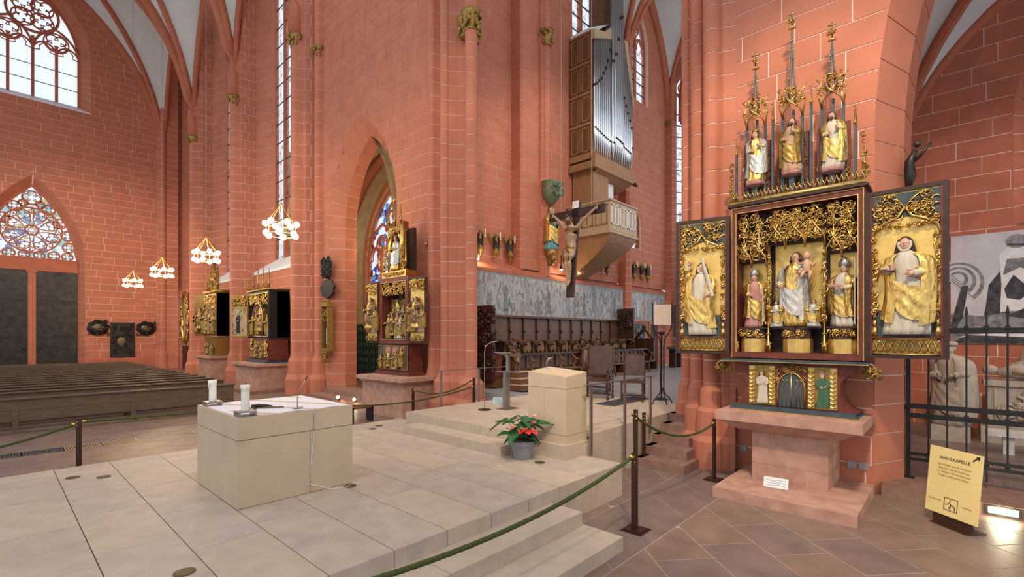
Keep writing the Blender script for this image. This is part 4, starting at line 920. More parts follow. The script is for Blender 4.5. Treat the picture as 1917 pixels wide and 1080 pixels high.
curls(b, -.19, .22, 1.70, 1.82, 26, 4, -.222, .006, .035); curls(b, -.19, -.12, 1.55, 1.82, 8, 5, -.222, .006, .03); curls(b, .15, .22, 1.55, 1.82, 8, 6, -.222, .006, .03); b.obj('niche_tracery', 'gold', PR, True)
# shrine
b = B(); b.box(-.92, -.34, 1.85, .92, .3, 1.885); b.obj('cornice_board', 'slate', AP); B().box(-.925, -.345, 1.852, .925, -.335, 1.862).obj('gold_line', 'gold', AP)
W0, Z0, Z1 = .855, 1.90, 4.24
SH = B().box(-W0, .30, Z0, W0, .36, Z1).obj('shrine_back', 'darkwood', AP)
b = B(); b.box(-W0, -.08, Z0, -W0 + .07, .3, Z1); b.box(W0 - .07, -.08, Z0, W0, .3, Z1); b.box(-W0 + .07, -.08, Z0, W0 - .07, .3, Z0 + .07); b.box(-W0 + .07, -.08, Z1 - .09, W0 - .07, .3, Z1); b.obj('shrine_frame', 'redwood', SH)
b = B(); b.tube([(-W0 + .075, -.085, Z0 + .08), (-W0 + .075, -.085, Z1 - .1), (W0 - .075, -.085, Z1 - .1), (W0 - .075, -.085, Z0 + .08)], .012, 4); b.tube([(-W0 + .015, -.085, Z0), (-W0 + .015, -.085, Z1 - .02), (W0 - .015, -.085, Z1 - .02), (W0 - .015, -.085, Z0)], .01, 4); b.obj('gilt_beading', 'gold', SH)
B().box(-W0 - .04, -.13, Z1, W0 + .04, .36, Z1 + .035).obj('top_cornice', 'darkwood', SH); B().box(-W0 + .07, -.06, Z0 + .07, W0 - .07, .3, Z0 + .085).obj('shrine_floor', 'redwood', SH)
for x0, x1, zt in ((-.78, -.37, 3.05), (-.31, .35, 3.6), (.41, .78, 3.15)):
    B().box(x0, .27, 2.45, x1, .295, zt + .35).obj('gold_ground', 'goldleaf', SH); 
    if x0 != -.31: B().box(x0, .255, 2.35, x1, .27, zt - .12).obj('dark_ground', 'redwood', SH)
    B().box(x0, .0, 2.345, x1, .29, 2.37).obj('figure_shelf', 'darkwood', SH)
    c = (x0 + x1) / 2; q = [(c + .2 * cos(pi * k / 6 + pi), .14 - .17 * sin(pi * k / 6)) for k in range(7)]
    B().prism(q, 1.99, 2.19).obj('pedestal', 'goldleaf', SH); b = B(); curls(b, c - .19, c + .19, 2.2, 2.34, 34, int(c * 50) + 60, .0, .008, .04); b.obj('pedestal_tracery', 'gold', SH, True); B().prism(q, 2.19, 2.345).obj('pedestal_core', 'darkwood', SH)
for x in (-.34, .38, -.80, .80):
    b = B(); pinnacle(b, x, .0, 1.99 if abs(x) < .5 else 2.0, 2.45, .028, 2, False); b.box(x - .028, -.02, 1.97, x + .028, .05, 2.15)
    if abs(x) < .5: curls(b, x - .045, x + .045, 2.4, 3.5, 32, int(x * 100) + 3, .02, .007, .04); b.box(x - .015, .0, 2.3, x + .015, .04, 3.6)
    b.obj('column', 'gold', SH, True)
for k, (x0, x1, zb) in enumerate(((-.78, -.36, 3.28), (-.36, .40, 3.52), (.40, .78, 3.32))):
    b = B(); curls(b, x0, x1, zb + .12, 4.12, int(120 * (x1 - x0) / .5), 70 + k, .0, .0062, .075)
    for q in range(3 if k == 1 else 2):
        n_ = 3 if k == 1 else 2; w_ = (x1 - x0) / n_; c = x0 + w_ * (q + .5)
        for s in (-1, 1): b.tube([(c + s * w_ * .5, -.02, zb), (c + s * w_ * .42, -.04, zb + .16), (c + s * .0, -.05, zb + .3), (c - s * w_ * .2, -.04, zb + .42)], .012, 5); b.tube([(c - s * w_ * .35, -.01, zb + .45), (c, -.03, zb + .58), (c + s * w_ * .3, -.01, min(4.1, zb + .75))], .012, 5)
        pinnacle(b, c, -.03, zb + .1, 4.05, .016, 4, False)
    b.obj('canopy_tracery', 'gold', SH, True)
    B().box(x0, .2, zb + .1, x1, .26, 4.14).obj('canopy_backing', 'darkwood', SH)
# wings
def wing(s, rz, key):
    hx = s * .87; Wd = .82; z0, z1 = 1.95, 4.12
    def q(a, b_): return (min(s * a, s * b_), max(s * a, s * b_))
    W = B().box(*(lambda r_: (r_[0], -.0, z0, r_[1], .05, z1))(q(0, Wd))).obj('wing', 'darkwood', AP); W.location = (hx, -.09, 0); W.rotation_euler.z = rz
    x0, x1 = q(.05, Wd - .05); xa, xb = q(0, Wd)
    b = B(); b.box(xa, -.05, z0, x0, 0, z1); b.box(x1, -.05, z0, xb, 0, z1); b.box(x0, -.05, z0, x1, 0, z0 + .04); b.box(x0, -.05, z1 - .05, x1, 0, z1); b.obj('wing_frame', 'darkwood', W)
    b = B(); b.box(x0, -.045, z0 + .04, x0 + .02, -.005, z1 - .05); b.box(x1 - .02, -.045, z0 + .04, x1, -.005, z1 - .05); b.box(x0, -.045, z0 + .26, x1, -.005, z0 + .285); b.obj('red_fillet', 'redwood', W)
    B().box(x0, -.012, z0 + .55, x1, -.0, z1 - .05).obj('gold_ground', 'goldleaf', W); B().box(x0, -.014, z0 + .285, x1, 0, z0 + .62).obj('slate_ground', 'slate', W)
    B().box(x0 + .02, -.02, z0 + .06, x1 - .02, -.004, z0 + .25).obj('base_panel', 'golddark', W); b = B(); lattice(b, x0 + .03, x1 - .03, z0 + .08, z0 + .23, 9, -.028, .009); b.box(x0 + .02, -.035, z0 + .045, x1 - .02, -.02, z0 + .065); b.box(x0 + .02, -.035, z0 + .24, x1 - .02, -.02, z0 + .26); b.obj('base_lattice', 'gold', W, True)
    c = (x0 + x1) / 2; hw = (x1 - x0) / 2 - .02; zt = z1 - .07; B().plate([(c - hw, zt - .48), (c - hw * .75, zt - .36), (c, zt - .30), (c + hw * .75, zt - .36), (c + hw, zt - .48), (c + hw, zt), (c - hw, zt)], -.02, -.012).obj('tracery_ground', 'slate', W)
    b = B(); curls(b, c - hw, c - .01, zt - .34, zt, 40, key, -.026, .0068, .065); curls(b, c + .01, c + hw, zt - .34, zt, 40, key + 1, -.026, .0068, .065)
    for sg in (-1, 1):
        curls(b, c + sg * hw - .09 * (sg > 0), c + sg * hw + .09 * (sg < 0), zt - .46, zt - .3, 8, key + 2 + sg, -.026, .009, .04)
        b.tube([(c + sg * hw, -.04, zt - .55), (c + sg * hw * .93, -.045, zt - .45), (c + sg * hw * .6, -.05, zt - .36), (c + sg * hw * .2, -.05, zt - .30), (c, -.05, zt - .18)], .016, 6); b.tube([(c + sg * .0, -.04, zt - .20), (c + sg * .06, -.04, zt - .1), (c + sg * hw * .45, -.04, zt - .02)], .013, 5)
        curls(b, c + sg * hw * .5 - .18, c + sg * hw * .5 + .18, zt - .46, zt - .37, 16, key + 7 + sg, -.05, .009, .035)
        xx = c + sg * (hw - .03); curls(b, xx - .035, xx + .035, z0 + .5, zt - .5, 34, key + 9 + sg, -.026, .009, .04); b.box(xx - .03, -.05, z0 + .29, xx + .03, -.01, z0 + .40); b.box(xx - .02, -.045, z0 + .4, xx + .02, -.01, z0 + .5)
    b.obj('wing_tracery', 'gold', W, True); return W
wing(-1, .18, 100); wing(1, -.08, 140)
# crest and turrets
b = B(); b.box(-W0 - .02, -.12, Z1 + .035, W0 + .02, -.08, Z1 + .09)
for k in range(30):
    x = -W0 + 2 * W0 * (k + .5) / 30; b.tube([(x - .03, -.1, Z1 + .08), (x - .02, -.1, Z1 + .15), (x, -.1, Z1 + .19), (x + .02, -.1, Z1 + .15), (x + .03, -.1, Z1 + .08)], .008, 5); b.ball((x, -.1, Z1 + .2), .013, 5, 3)
b.obj('cresting', 'gold', AP, True)
for sx in (-1, 1): b = B(); b.tube([(sx * (W0 - .05), -.05, Z1 + .05), (sx * (W0 + .0), -.05, Z1 + .25), (sx * (W0 - .02), -.05, Z1 + .55)], [.02, .02, .01], 6); curls(b, sx * W0 - .06, sx * W0 + .06, Z1 + .05, Z1 + .75, 14, 31 + sx, -.05, .008, .04); b.obj('side_scroll', 'golddark', AP, True)
for sx in (-1, 1): b = B(); curls(b, sx * .95 - .12, sx * .95 + .12, 1.66, 1.86, 18, 35 + sx, -.15, .012, .05); b.ball((sx * .95, -.13, 1.78), .05, 8, 5); b.obj('corbel', 'golddark', AP, True)
for c, zs, zt, k in ((-.53, 4.60, 6.62, 0), (-.03, 4.65, 7.03, 1), (.47, 4.58, 6.65, 2)):
    T_ = B().box(c - .035, .0, Z1 + .03, c + .035, .07, zs - .04).obj('turret', 'slate', AP)
    B().lathe([(.05, 0), (.13, .03), (.14, .05), (.14, .07)], 8, (c, .03, zs - .07)).obj('console', 'pink_robe', T_)
    b = B()
    for s in (-1, 1): b.box(c + s * .13 - .016, .04, Z1 + .05, c + s * .13 + .016, .07, 5.52)
    b.box(c - .016, .1, Z1 + .05, c + .016, .13, 5.6); b.obj('turret_post', 'slate', T_)
    b = B(); zc = 5.46
    for s in (-1, 1):
        b.tube([(c + s * .13, .05, zc), (c + s * .11, .0, zc + .1), (c, -.06, zc + .2), (c - s * .06, -.07, zc + .27)], .013, 5); b.tube([(c + s * .13, .05, zc + .02), (c + s * .17, .02, zc + .2), (c + s * .13, .02, zc + .36), (c + s * .19, .02, zc + .44)], .013, 5); b.tube([(c + s * .05, -.04, zc + .2), (c + s * .09, -.04, zc + .36), (c + s * .05, -.03, zc + .46)], .012, 5)
    curls(b, c - .19, c + .19, zc + .12, zc + .48, 30, 200 + k, .0, .008, .04); b.obj('turret_canopy', 'gold', T_, True)
    b = B()
    for s in (-1, 1): b.tube([(c + s * .045, .03, zc + .2), (c + s * .02, .03, zc + .6), (c, .03, zt - .28)], [.018, .014, .012], 5)
    b.tube([(c, .03, zt - .35), (c, .03, zt)], .01, 5); b.obj('spire', 'slate', T_)
    b = B(); b.lathe([(.02, 0), (.055, .015), (.02, .03)], 8, (c, .03, zt - .27)); curls(b, c - .075, c + .075, zt - .22, zt - .1, 10, 210 + k, .02, .008, .03); b.box(c - .055, .02, zt - .05, c + .055, .04, zt - .03)
    for q in range(7): zz = zc + .3 + (zt - .3 - zc - .3) * q / 7; s = .055 * (1 - q / 9); [b.ball((c + a * s, .02, zz), .014, 5, 3) for a in (-1, 1)]
    b.obj('spire_crockets', 'gold', T_, True)
    B().box(c - .20, .14, Z1 + .05, c + .20, .16, 5.25).obj('lattice_back', 'redwood', T_); b = B(); curls(b, c - .2, c + .2, Z1 + .1, 5.2, 70, 220 + k, .12, .006, .05); b.obj('lattice', 'golddark', T_, True)
for c, zt in ((-.80, 5.35), (-.28, 5.75), (.22, 5.85), (.74, 5.4)):
    b = B(); b.box(c - .016, -.02, Z1 + .03, c + .016, .015, zt - .3); b.obj('slim_post', 'slate', AP); b = B(); pinnacle(b, c, 0, zt - .32, zt, .02, 4); b.obj('slim_pinnacle', 'gold', AP, True)
def at_ap(x, y, z): return (8.0 + y, 1.755 - x, z)
FR = -pi / 2
figure('carved_bishop', 'carved bishop in a pink robe and pale mitre in the great altarpiece', at_ap(-.575, .12, 2.37), FR + .2, .82, 'pink_robe', 'goldcloth', 'mitre', 'silver', armL=(.1, -.13, .5), seed=1, cat='statue')
figure('carved_bishop', 'carved bishop reading a red book under a tall mitre in the great altarpiece', at_ap(.595, .12, 2.37), FR - .25, .86, 'white_robe', 'goldcloth', 'mitre', 'silver', armR=(-.1, -.16, .66), seed=2)
B().tube([at_ap(.735, .0, 2.4), at_ap(.735, .0, 3.3)], .009, 6).obj('crozier', 'silver', label='thin silver crozier staff beside the reading bishop', cat='crozier'); B().tube([at_ap(-.42, .0, 2.4), at_ap(-.42, .0, 3.0)], .008, 6).obj('crozier', 'silver', label='thin silver staff beside the bishop in the pink robe', cat='crozier')
t = thing('open_book', 'small red open book held by the reading bishop', 'book', at_ap(.5, -.03, 2.93), FR); B().at((0, 0, 0), 0, R(25)).box(-.06, -.04, 0, 0, .04, .012).box(0, -.04, 0, .06, .04, .012).obj('pages', 'pink_robe', t)
figure('carved_madonna', 'large gilded crowned Madonna carving at the centre of the great altarpiece', at_ap(.0, .12, 2.38), FR - .1, 1.08, 'goldcloth', 'silvercloth', 'hair', 'hair', armL=(.12, -.14, .72), armR=(-.12, -.13, .55), seed=4)
t = thing('carved_child', 'small naked carved child on the arm of the large Madonna', 'statue', at_ap(.17, -.02, 3.14), FR, None)
b = B(); b.ball((0, 0, .25), (.05, .05, .06)); b.lathe([(.02, 0), (.05, .03), (.055, .1), (.05, .16), (.025, .2), (.022, .22)], 10); b.tube([(.04, 0, .15), (.09, -.03, .1), (.12, -.07, .14)], [.022, .018, .014]); b.tube([(-.04, 0, .15), (-.09, -.04, .14), (-.13, -.08, .19)], [.022, .018, .014]); b.tube([(.03, 0, .03), (.06, -.08, .0), (.05, -.1, -.1)], [.03, .026, .016]); b.tube([(-.03, 0, .03), (-.03, -.09, .0), (-.06, -.12, -.08)], [.03, .026, .016]); b.obj('body', 'skin', t, True)
for x, lab, sd in ((-.24, 'small kneeling carved angel at the left foot of the large Madonna', 5), (.25, 'small kneeling carved angel at the right foot of the large Madonna', 6)): figure('carved_angel', lab, at_ap(x, .02, 2.37), FR, .38, 'silvercloth', 'goldcloth', 'hair', seed=sd, lite=True, wide=1.4)
b = B()
for k in range(30): a = pi * k / 29; b.tube([at_ap(.33 * cos(a) * 1.0, .25, 2.75 + .3 * sin(a)), at_ap(.36 * cos(a), .25, 2.75 + .36 * sin(a) * 1.1)], [.012, .002], 4)
b.obj('gilded_rays', 'gold', label='ring of gilded rays behind the large Madonna', cat='ornament')
def on_wing(s, rz, d, y, z): hx = s * .87; lx = s * d; return at_ap(hx + lx * cos(rz) - y * sin(rz), -.09 + lx * sin(rz) + y * cos(rz), z)
f = figure('relief_saint', 'relief of a veiled nun with a gold mantle on the altarpiece wing', on_wing(1, -.08, .42, -.08, 2.26), FR - .08, 1.2, 'white_robe', 'goldcloth', 'veil', 'darkwood', armL=(.02, -.16, .62), armR=(-.13, -.16, .68), seed=7, wide=1.12); f.scale.y *= .75
f = figure('relief_saint', 'relief of a woman holding a white scroll aloft on the wing beside the round shafts', on_wing(-1, .18, .41, -.05, 2.26), FR + .18, 1.13, 'white_robe', 'goldcloth', 'veil', 'hair', armL=(.1, -.15, .55), armR=(-.13, -.05, 1.0), seed=8, wide=1.05); f.scale.y *= .7
t = thing('carved_scroll', 'long white carved scroll leaning over the woman on the altarpiece wing', 'scroll', on_wing(-1, .18, .30, -.17, 2.86), FR + .18); B().tube([(-.10, .06, .62), (-.03, .01, .38), (.07, -.01, .0)], .028, 6, flat=.5).obj('band', 'white_robe', t)
t = thing('carved_book', 'small dark carved book in the hand of the veiled nun', 'book', on_wing(1, -.08, .26, -.19, 3.04), FR); B().box(-.08, -.06, 0, .08, .04, .035).obj('cover', 'leather', t)
for c, zs, rb, mt, ht, lab, sd in ((-.53, 4.60, 'goldcloth', 'silvercloth', 'crown', 'crowned carved saint with a sword in the left turret of the great altarpiece', 11), (-.03, 4.65, 'corpus', 'golddark', 'hair', 'half-naked carved Saviour in a gold cloak in the middle turret of the great altarpiece', 12), (.47, 4.58, 'white_robe', 'goldcloth', 'hair', 'bearded carved saint in a white pleated robe in the right turret of the great altarpiece', 13)):
    figure('turret_saint', lab, at_ap(c, .02, zs), FR, .78, rb, mt, ht, seed=sd, beard=sd != 11, armL=(.07, -.14, .68 if sd != 12 else .74))
# ---------------------------------------------------------------- sign, grille, side chapel
def text_mesh(s, size, name, par, loc, m, rx=0, align='CENTER'):
    cu = bpy.data.curves.new(name, 'FONT'); cu.body = s; cu.size = size; cu.align_x = align; cu.extrude = .0004
    o = bpy.data.objects.new('tmp', cu); col.objects.link(o); dg = bpy.context.evaluated_depsgraph_get(); me = bpy.data.meshes.new_from_object(o.evaluated_get(dg)); bpy.data.objects.remove(o)
    me.materials.clear(); me.materials.append(M[m]); r = link(name, me, par, loc); r.rotation_euler = (R(90) + rx, 0, 0); return r
t = thing('sign_board', 'pale yellow standing sign reading WAHLKAPELLE with an arrow', 'sign', (7.58, .06, 0), R(-131))
B().at((0, .02, 0), 0, 0).box(-.22, 0, 0, .22, .03, .22).box(-.22, -.05, 0, .22, .2, .01).obj('stand', 'oakdark', t)
SB = B().box(-.30, 0, 0, .30, .012, .78).obj('board', 'yellow', t); SB.location = (0, 0, .13); SB.rotation_euler.x = R(-6)
text_mesh('WAHLKAPELLE', .052, 'lettering', SB, (0, -.004, .645), 'ink')
for k, s in enumerate(('Hier wählten nach der Goldenen', 'Bulle von 1356 die Kurfürsten', 'von 1356 bis 1792 die Deutschen', 'Könige und Römischen Kaiser')): text_mesh(s, .029, 'lettering', SB, (0, -.004, .575 - .042 * k), 'inkgold')
b = B(); b.tube([(.20, -.003, .70), (.25, -.003, .745)], .007, 4); b.add([(.225, -.003, .757), (.27, -.003, .762), (.265, -.003, .715)], [(0, 1, 2)]); b.obj('arrow', 'ink', SB)
b = B()
for p in (((-.075, .07), (.075, .07)), ((.075, .07), (.075, .21)), ((.075, .21), (-.075, .21)), ((-.075, .21), (-.075, .07))): b.tube([(x, -.003, z) for x, z in p], .003, 4)
b.tube([(-.01, -.003, .2), (-.01, -.003, .17), (-.03, -.003, .14), (-.06, -.003, .13)], .003, 4); b.tube([(.0, -.003, .15), (.0, -.003, .12), (-.02, -.003, .1), (.0, -.003, .085)], .004, 4); b.tube([(.0, -.003, .13), (.02, -.003, .14), (.045, -.003, .12), (.05, -.003, .085)], .004, 4); b.obj('pictogram', 'ink', SB)
b = B()
for x0, n in ((-.26, 9), (.13, 6)):
    for k in range(n): b.box(x0 + k * .017, -.003, .15, x0 + k * .017 + .011, -.001, .162)
b.obj('small_print', 'inkgold', SB)
t = thing('floodlight_bar', 'low floodlight bar glowing on the stone threshold behind the sign', 'floodlight', (8.42, -.42, .02), R(-90)); B().box(-.16, 0, 0, .16, .06, .12).obj('housing', 'iron', t); B().box(-.13, -.012, .03, .13, .0, .10).obj('glass', 'spotglow', t)
lamp('floodlight_glow', 'POINT', (8.3, -.42, .1), 9, (1, .93, .62), .08)
for i, (x, y) in enumerate(((7.65, 14.7), (7.72, 13.8), (7.8, 12.85))):
    t = thing('step_spotlight', ['small glowing floor spotlight nearest the pier shafts below the arch', 'middle glowing floor spotlight on the step below the arch', 'small glowing floor spotlight beside the altar table below the arch'][i], 'spotlight', (x, y, .15)); B().lathe([(.05, 0), (.06, .08), (.05, .1)], 12).obj('housing', 'iron', t); B().ball((-.03, -.02, .09), .05, 10, 6).obj('lens', 'spotglow', t, True); lamp('floor_spot_glow', 'POINT', (x - .15, y - .1, .22), 5, (1, .85, .55), .05)
s = struct('floor_arch_step'); B().box(7.7, 12.9, 0, 9.2, 17.2, .15).obj('step', 'brownstep', s); B().box(8.3, 13.4, .15, 9.2, 17.0, .3).obj('step', 'brownstep', s)
t = thing('candle_rack', 'low dark metal bench rack behind the stone altar', 'rack', (6.2, 11.2, 0))
for sx in (0, .55): B().box(sx, 0, 0, sx + .05, .3, .4).obj('leg', 'iron', t)
B().box(0, 0, .36, .6, .3, .4).obj('top', 'oakmid', t)
G = thing('iron_grille', 'black wrought iron grille across the entrance of the side chapel', 'grille', (9.2, .5, .15), -pi / 2)
B().box(-.05, -.03, 0, .0, .03, 2.4).obj('post', 'iron', G); B().box(-.09, -.05, 0, .05, .05, .02).obj('post_foot', 'iron', G)
for k in range(24):
    x = .2 + k * .2; b = B(); b.box(x - .011, -.011, .28 if k % 2 == 0 else .1, x + .011, .011, 2.38); b.lathe([(.014, 2.38), (.022, 2.4), (.004, 2.5)], 6, (x, 0, 0))
    for z in (.3, .36, .95, 1.05, 2.2): b.box(x - .026, -.024, z - .025, x + .026, .024, z + .025)
    b.obj('bar', 'iron', G)
for z, h in ((.28, .02), (.36, .02), (.92, .035), (1.06, .035), (2.16, .04)): B().box(-.03, -.012, z - h, 4.8, .012, z + h).obj('rail', 'iron', G)
b = B().box(-.4, -.05, 1.0, -.03, .05, 1.05); b.obj('wall_bracket', 'iron', G); B().box(-.32, -.04, 1.3, -.2, .04, 2.3).obj('lock_box', 'iron', G)
# tomb group
t = thing('sarcophagus', 'carved grey stone sarcophagus in the side chapel', 'tomb', (13.42, -.45, .15), -pi / 2)
B().box(-.1, -.2, 0, 2.6, .9, .3).obj('step', 'tomb', t); B().box(.0, .0, .3, 2.5, .8, 1.1).obj('chest', 'tomb', t); B().box(-.06, -.06, 1.1, 2.56, .86, 1.2).obj('lid', 'tomb', t)
for k in range(3): b = B(); c = .45 + .8 * k; curls(b, c - .3, c + .3, .4, 1.05, 18, 300 + k, -.01, .03, .14); b.box(c - .36, -.03, .35, c - .33, 0, 1.08); b.obj('relief_panel', 'tomb', t, True)
f = figure('tomb_mourner', 'grey stone bearded man with a cap beside the sarcophagus', (13.1, .1, .45), -pi / 2 - .5, 1.62, 'tomb', 'tomb', 'cap', 'tomb', skin='tomb', beard=True, seed=21, wide=1.15)
B().box(12.85, -.2, .15, 13.38, .38, .45).obj('stone_block', 'tomb', label='grey stone block under the bearded mourner', cat='plinth')
f = figure('tomb_mourner', 'grey stone veiled woman bending over the sarcophagus', (14.68, -1.05, .15), -pi / 2, 1.85, 'tomb', 'tomb', 'veil', 'tomb', skin='tomb', seed=22, lean=.06, wide=.9)
f = figure('tomb_mourner', 'grey stone veiled figure further along behind the sarcophagus', (14.68, -1.9, .15), -pi / 2, 1.85, 'tomb', 'tomb', 'veil', 'tomb', skin='tomb', seed=24, wide=.9)
t = thing('tomb_effigy', 'grey stone reclining body on the sarcophagus lid', 'statue', (13.72, -.6, 1.41), -pi / 2); b = B(); b.tube([(0, 0, .1), (.25, 0, .12), (.5, 0, .12), (.9, 0, .1), (1.3, 0, .16), (1.7, 0, .06), (1.85, 0, .1)], [.06, .15, .17, .14, .12, .07, .05], 10); b.ball((-.1, 0, .14), (.12, .1, .1)); b.tube([(.2, -.16, .14), (.5, -.2, .1), (.75, -.12, .14)], [.06, .05, .04]); b.obj('body', 'tomb', t, True)
t = thing('marble_bench', 'speckled marble bench slab on a square leg before the sarcophagus', 'bench', (12.2, -.38, .15), -pi / 2); B().box(0, -.2, .32, 1.7, .2, .4).obj('slab', 'marble', t); B().box(.22, -.12, 0, .36, .12, .32).obj('leg', 'marble', t); B().box(1.3, -.12, 0, 1.44, .12, .32).obj('leg', 'marble', t)
# poster: flat print of a black and white photograph of a statue
t = thing('photo_poster', 'large black and white photo banner of carved figures on the side chapel wall', 'poster', (14.97, .1, 2.05), -pi / 2)
B().box(0, -.012, 0, 3.2, 0, 2.45).obj('sheet', 'poster', t)
def pp(m, poly, k): b = B(); b.add([(x, -.013 - .0004 * k, z) for x, z in poly], [tuple(range(len(poly)))]); b.obj('print', m, t)
E_ = lambda cx, cz, rx, rz_, a0=0, a1=360, n=18: [(cx + rx * cos(R(a0 + (a1 - a0) * i / n)), cz + rz_ * sin(R(a0 + (a1 - a0) * i / n))) for i in range(n + 1)]
pp('postermid', [(0, 0), (3.2, 0), (3.2, .55), (2.3, .75), (1.6, .6), (1.0, .8), (.5, .62), (0, .7)], 1); pp('posterdark', [(.55, .6), (.62, 1.3), (.8, 1.6), (.85, .7)], 2)
pp('posterlight', [(.80, .7), (.82, 1.4), (.78, 1.95), (.95, 2.12), (1.25, 2.08), (1.36, 1.9), (1.32, 1.3), (1.42, .75)], 3); pp('posterdark', [(.86, 1.2), (1.0, 1.5), (1.2, 1.25), (1.3, 1.7), (1.32, 1.2), (1.1, .95), (.9, 1.0)], 4); pp('postermid', [(.84, 1.5), (.9, 1.85), (1.25, 1.85), (1.3, 1.55), (1.1, 1.65)], 5)
pp('postermid', E_(1.05, 2.22, .17, .15), 6); pp('posterdark', [(.9, 2.14), (1.2, 2.1), (1.2, 2.15), (.9, 2.19)], 7); pp('posterdark', E_(1.5, 2.12, .1, .09), 8); pp('posterlight', [(1.36, 1.85), (1.6, 2.0), (1.75, 1.8), (1.5, 1.72)], 9)
for k in range(7): pp('postermid' if k % 2 else 'poster', E_(.12, 1.35 + .02 * k, .5 - .065 * k, .55 - .07 * k, -50, 140, 12), 10 + k)
pp('posterdark', [(0, .4), (.18, 1.3), (.3, 1.32), (.2, .6), (.08, .3)], 18)
for k in range(5): pp('postermid' if k % 2 else 'poster', E_(1.85, .8, .55 - .1 * k, .5 - .09 * k, 20, 200, 12), 20 + k)
pp('posterdark', [(.9, .62), (1.3, .85), (1.9, .78), (2.2, .5), (1.4, .5)], 26); pp('posterlight', [(.1, .15), (.9, .3), (1.6, .2), (2.6, .32), (3.1, .2), (2.0, .08)], 27); pp('posterdark', [(.0, .02), (3.2, .02), (3.2, .1), (1.5, .14), (.3, .2)], 28)
t = thing('carved_figure', 'small dark carved figure on the wall above the altarpiece wing', 'statue', (9.05, .52, 4.35), -1.2); b = B(); b.tube([(0, 0, 0), (.02, -.03, .2), (.0, -.05, .4), (.06, -.1, .55)], [.03, .07, .06, .03], 8); b.ball((.07, -.12, .62), .05, 8, 5); b.tube([(0, 0, .35), (.1, -.12, .45), (.2, -.2, .6)], [.03, .025, .02]); b.obj('body', 'bronze', t, True)

# ---------------------------------------------------------------- choir stalls
ST = thing('choir_stalls', 'long row of dark oak choir stalls under the fresco', 'choir stalls', (10.6, 10.55, .75))
n = 11; w_ = 7.4 / n
B().box(-.9, -.88, 0, 7.5, .02, .2).obj('dais', 'oakmid', ST)
for k in range(n):
    x = k * w_; B().box(x + .03, -.03, .95, x + w_ - .03, .0, 2.02).obj('back_panel', 'oakmid', ST); B().box(x + .03, -.045, 1.5, x + w_ - .03, -.03, 1.53).obj('panel_rail', 'oakmid', ST)
    b = B(); a = [(x + w_ / 2 + .22 * cos(pi * i / 10), 1.24 + .17 * sin(pi * i / 10) * 1) for i in range(11)]; b.plate([(x + .06, .75), (x + w_ - .06, .75), (x + w_ - .06, 1.3), (x + .06, 1.3)], -.42, -.38); b.obj('seat_back', 'oak', ST)
    b = B(); b.tube([(x + w_ / 2 + .2 * cos(a_), -.44, 1.22 - .16 * sin(a_)) for a_ in [pi * i / 8 for i in range(9)]], .03, 6); b.plate([(x + w_ / 2 - .22, 1.05), (x + w_ / 2 - .1, .93), (x + w_ / 2, 1.02), (x + w_ / 2 + .1, .93), (x + w_ / 2 + .22, 1.05), (x + w_ / 2 + .12, 1.24), (x + w_ / 2 - .12, 1.24)], -.5, -.42); b.obj('misericord', 'oak', ST)
    B().box(x + .05, -.75, .5, x + w_ - .05, -.4, .55).obj('seat', 'oakdark', ST)
for k in range(n + 1):
    x = k * w_; b = B(); b.box(x - .03, -.08, .95, x + .03, .0, 2.08); b.ball((x, -.09, 1.62), (.035, .05, .05), 8, 5); b.obj('back_post', 'oakdark', ST)
    b = B(); b.plate([(-.0, .2), (.3, .2), (.3, 1.28), (.0, 1.28)], -.0, .0); b = B(); b.box(x - .035, -.78, .2, x + .035, -.36, .7); b.tube([(x, -.4, .7), (x, -.62, .85), (x, -.55, 1.1), (x, -.72, 1.25)], [.05, .045, .04, .05], 8); b.ball((x, -.74, 1.22), .055, 8, 6); b.obj('divider', 'oakdark', ST, True)
    B().lathe([(.16, 1.27), (.18, 1.29), (.18, 1.32), (.16, 1.33)], 14, (x, -.55, 0)).obj('elbow_rest', 'oakmid', ST)
B().box(-.05, -.35, 1.27, 7.45, -.0, 1.33).obj('elbow_board', 'oakdark', ST); B().box(-.1, -.14, 2.06, 7.5, .03, 2.12).obj('cornice', 'oakdark', ST)
E1 = B().box(-1.0, -.9, .2, -.86, .05, 2.35).obj('end_panel', 'oakdark', ST); E3 = B().box(7.42, -.75, .2, 7.56, .05, 2.6).obj('end_panel', 'oakdark', ST)
b = B(); b.m = Matrix.Translation((-1.0, -.95, 0)) @ Matrix.Rotation(-pi / 2, 4, 'Z'); 
for z0 in (.4, 1.05, 1.7): curls(b, -1.02, -.06, z0, z0 + .55, 26, int(z0 * 100), -.01, .03, .13)
b.obj('carving', 'oakdark', E1, True); b = B(); b.m = Matrix.Translation((-.86, -.9, 0)); curls(b, -.12, -.02, .4, 2.3, 30, 8, -.01, .025, .08); b.obj('edge_carving', 'oakdark', E1, True)
b = B(); b.m = Matrix.Translation((7.42, -.75, 0)) @ Matrix.Rotation(-pi / 2, 4, 'Z'); curls(b, -.7, -.1, 1.7, 2.5, 22, 77, -.01, .03, .14); b.obj('carving', 'oakdark', E3, True)
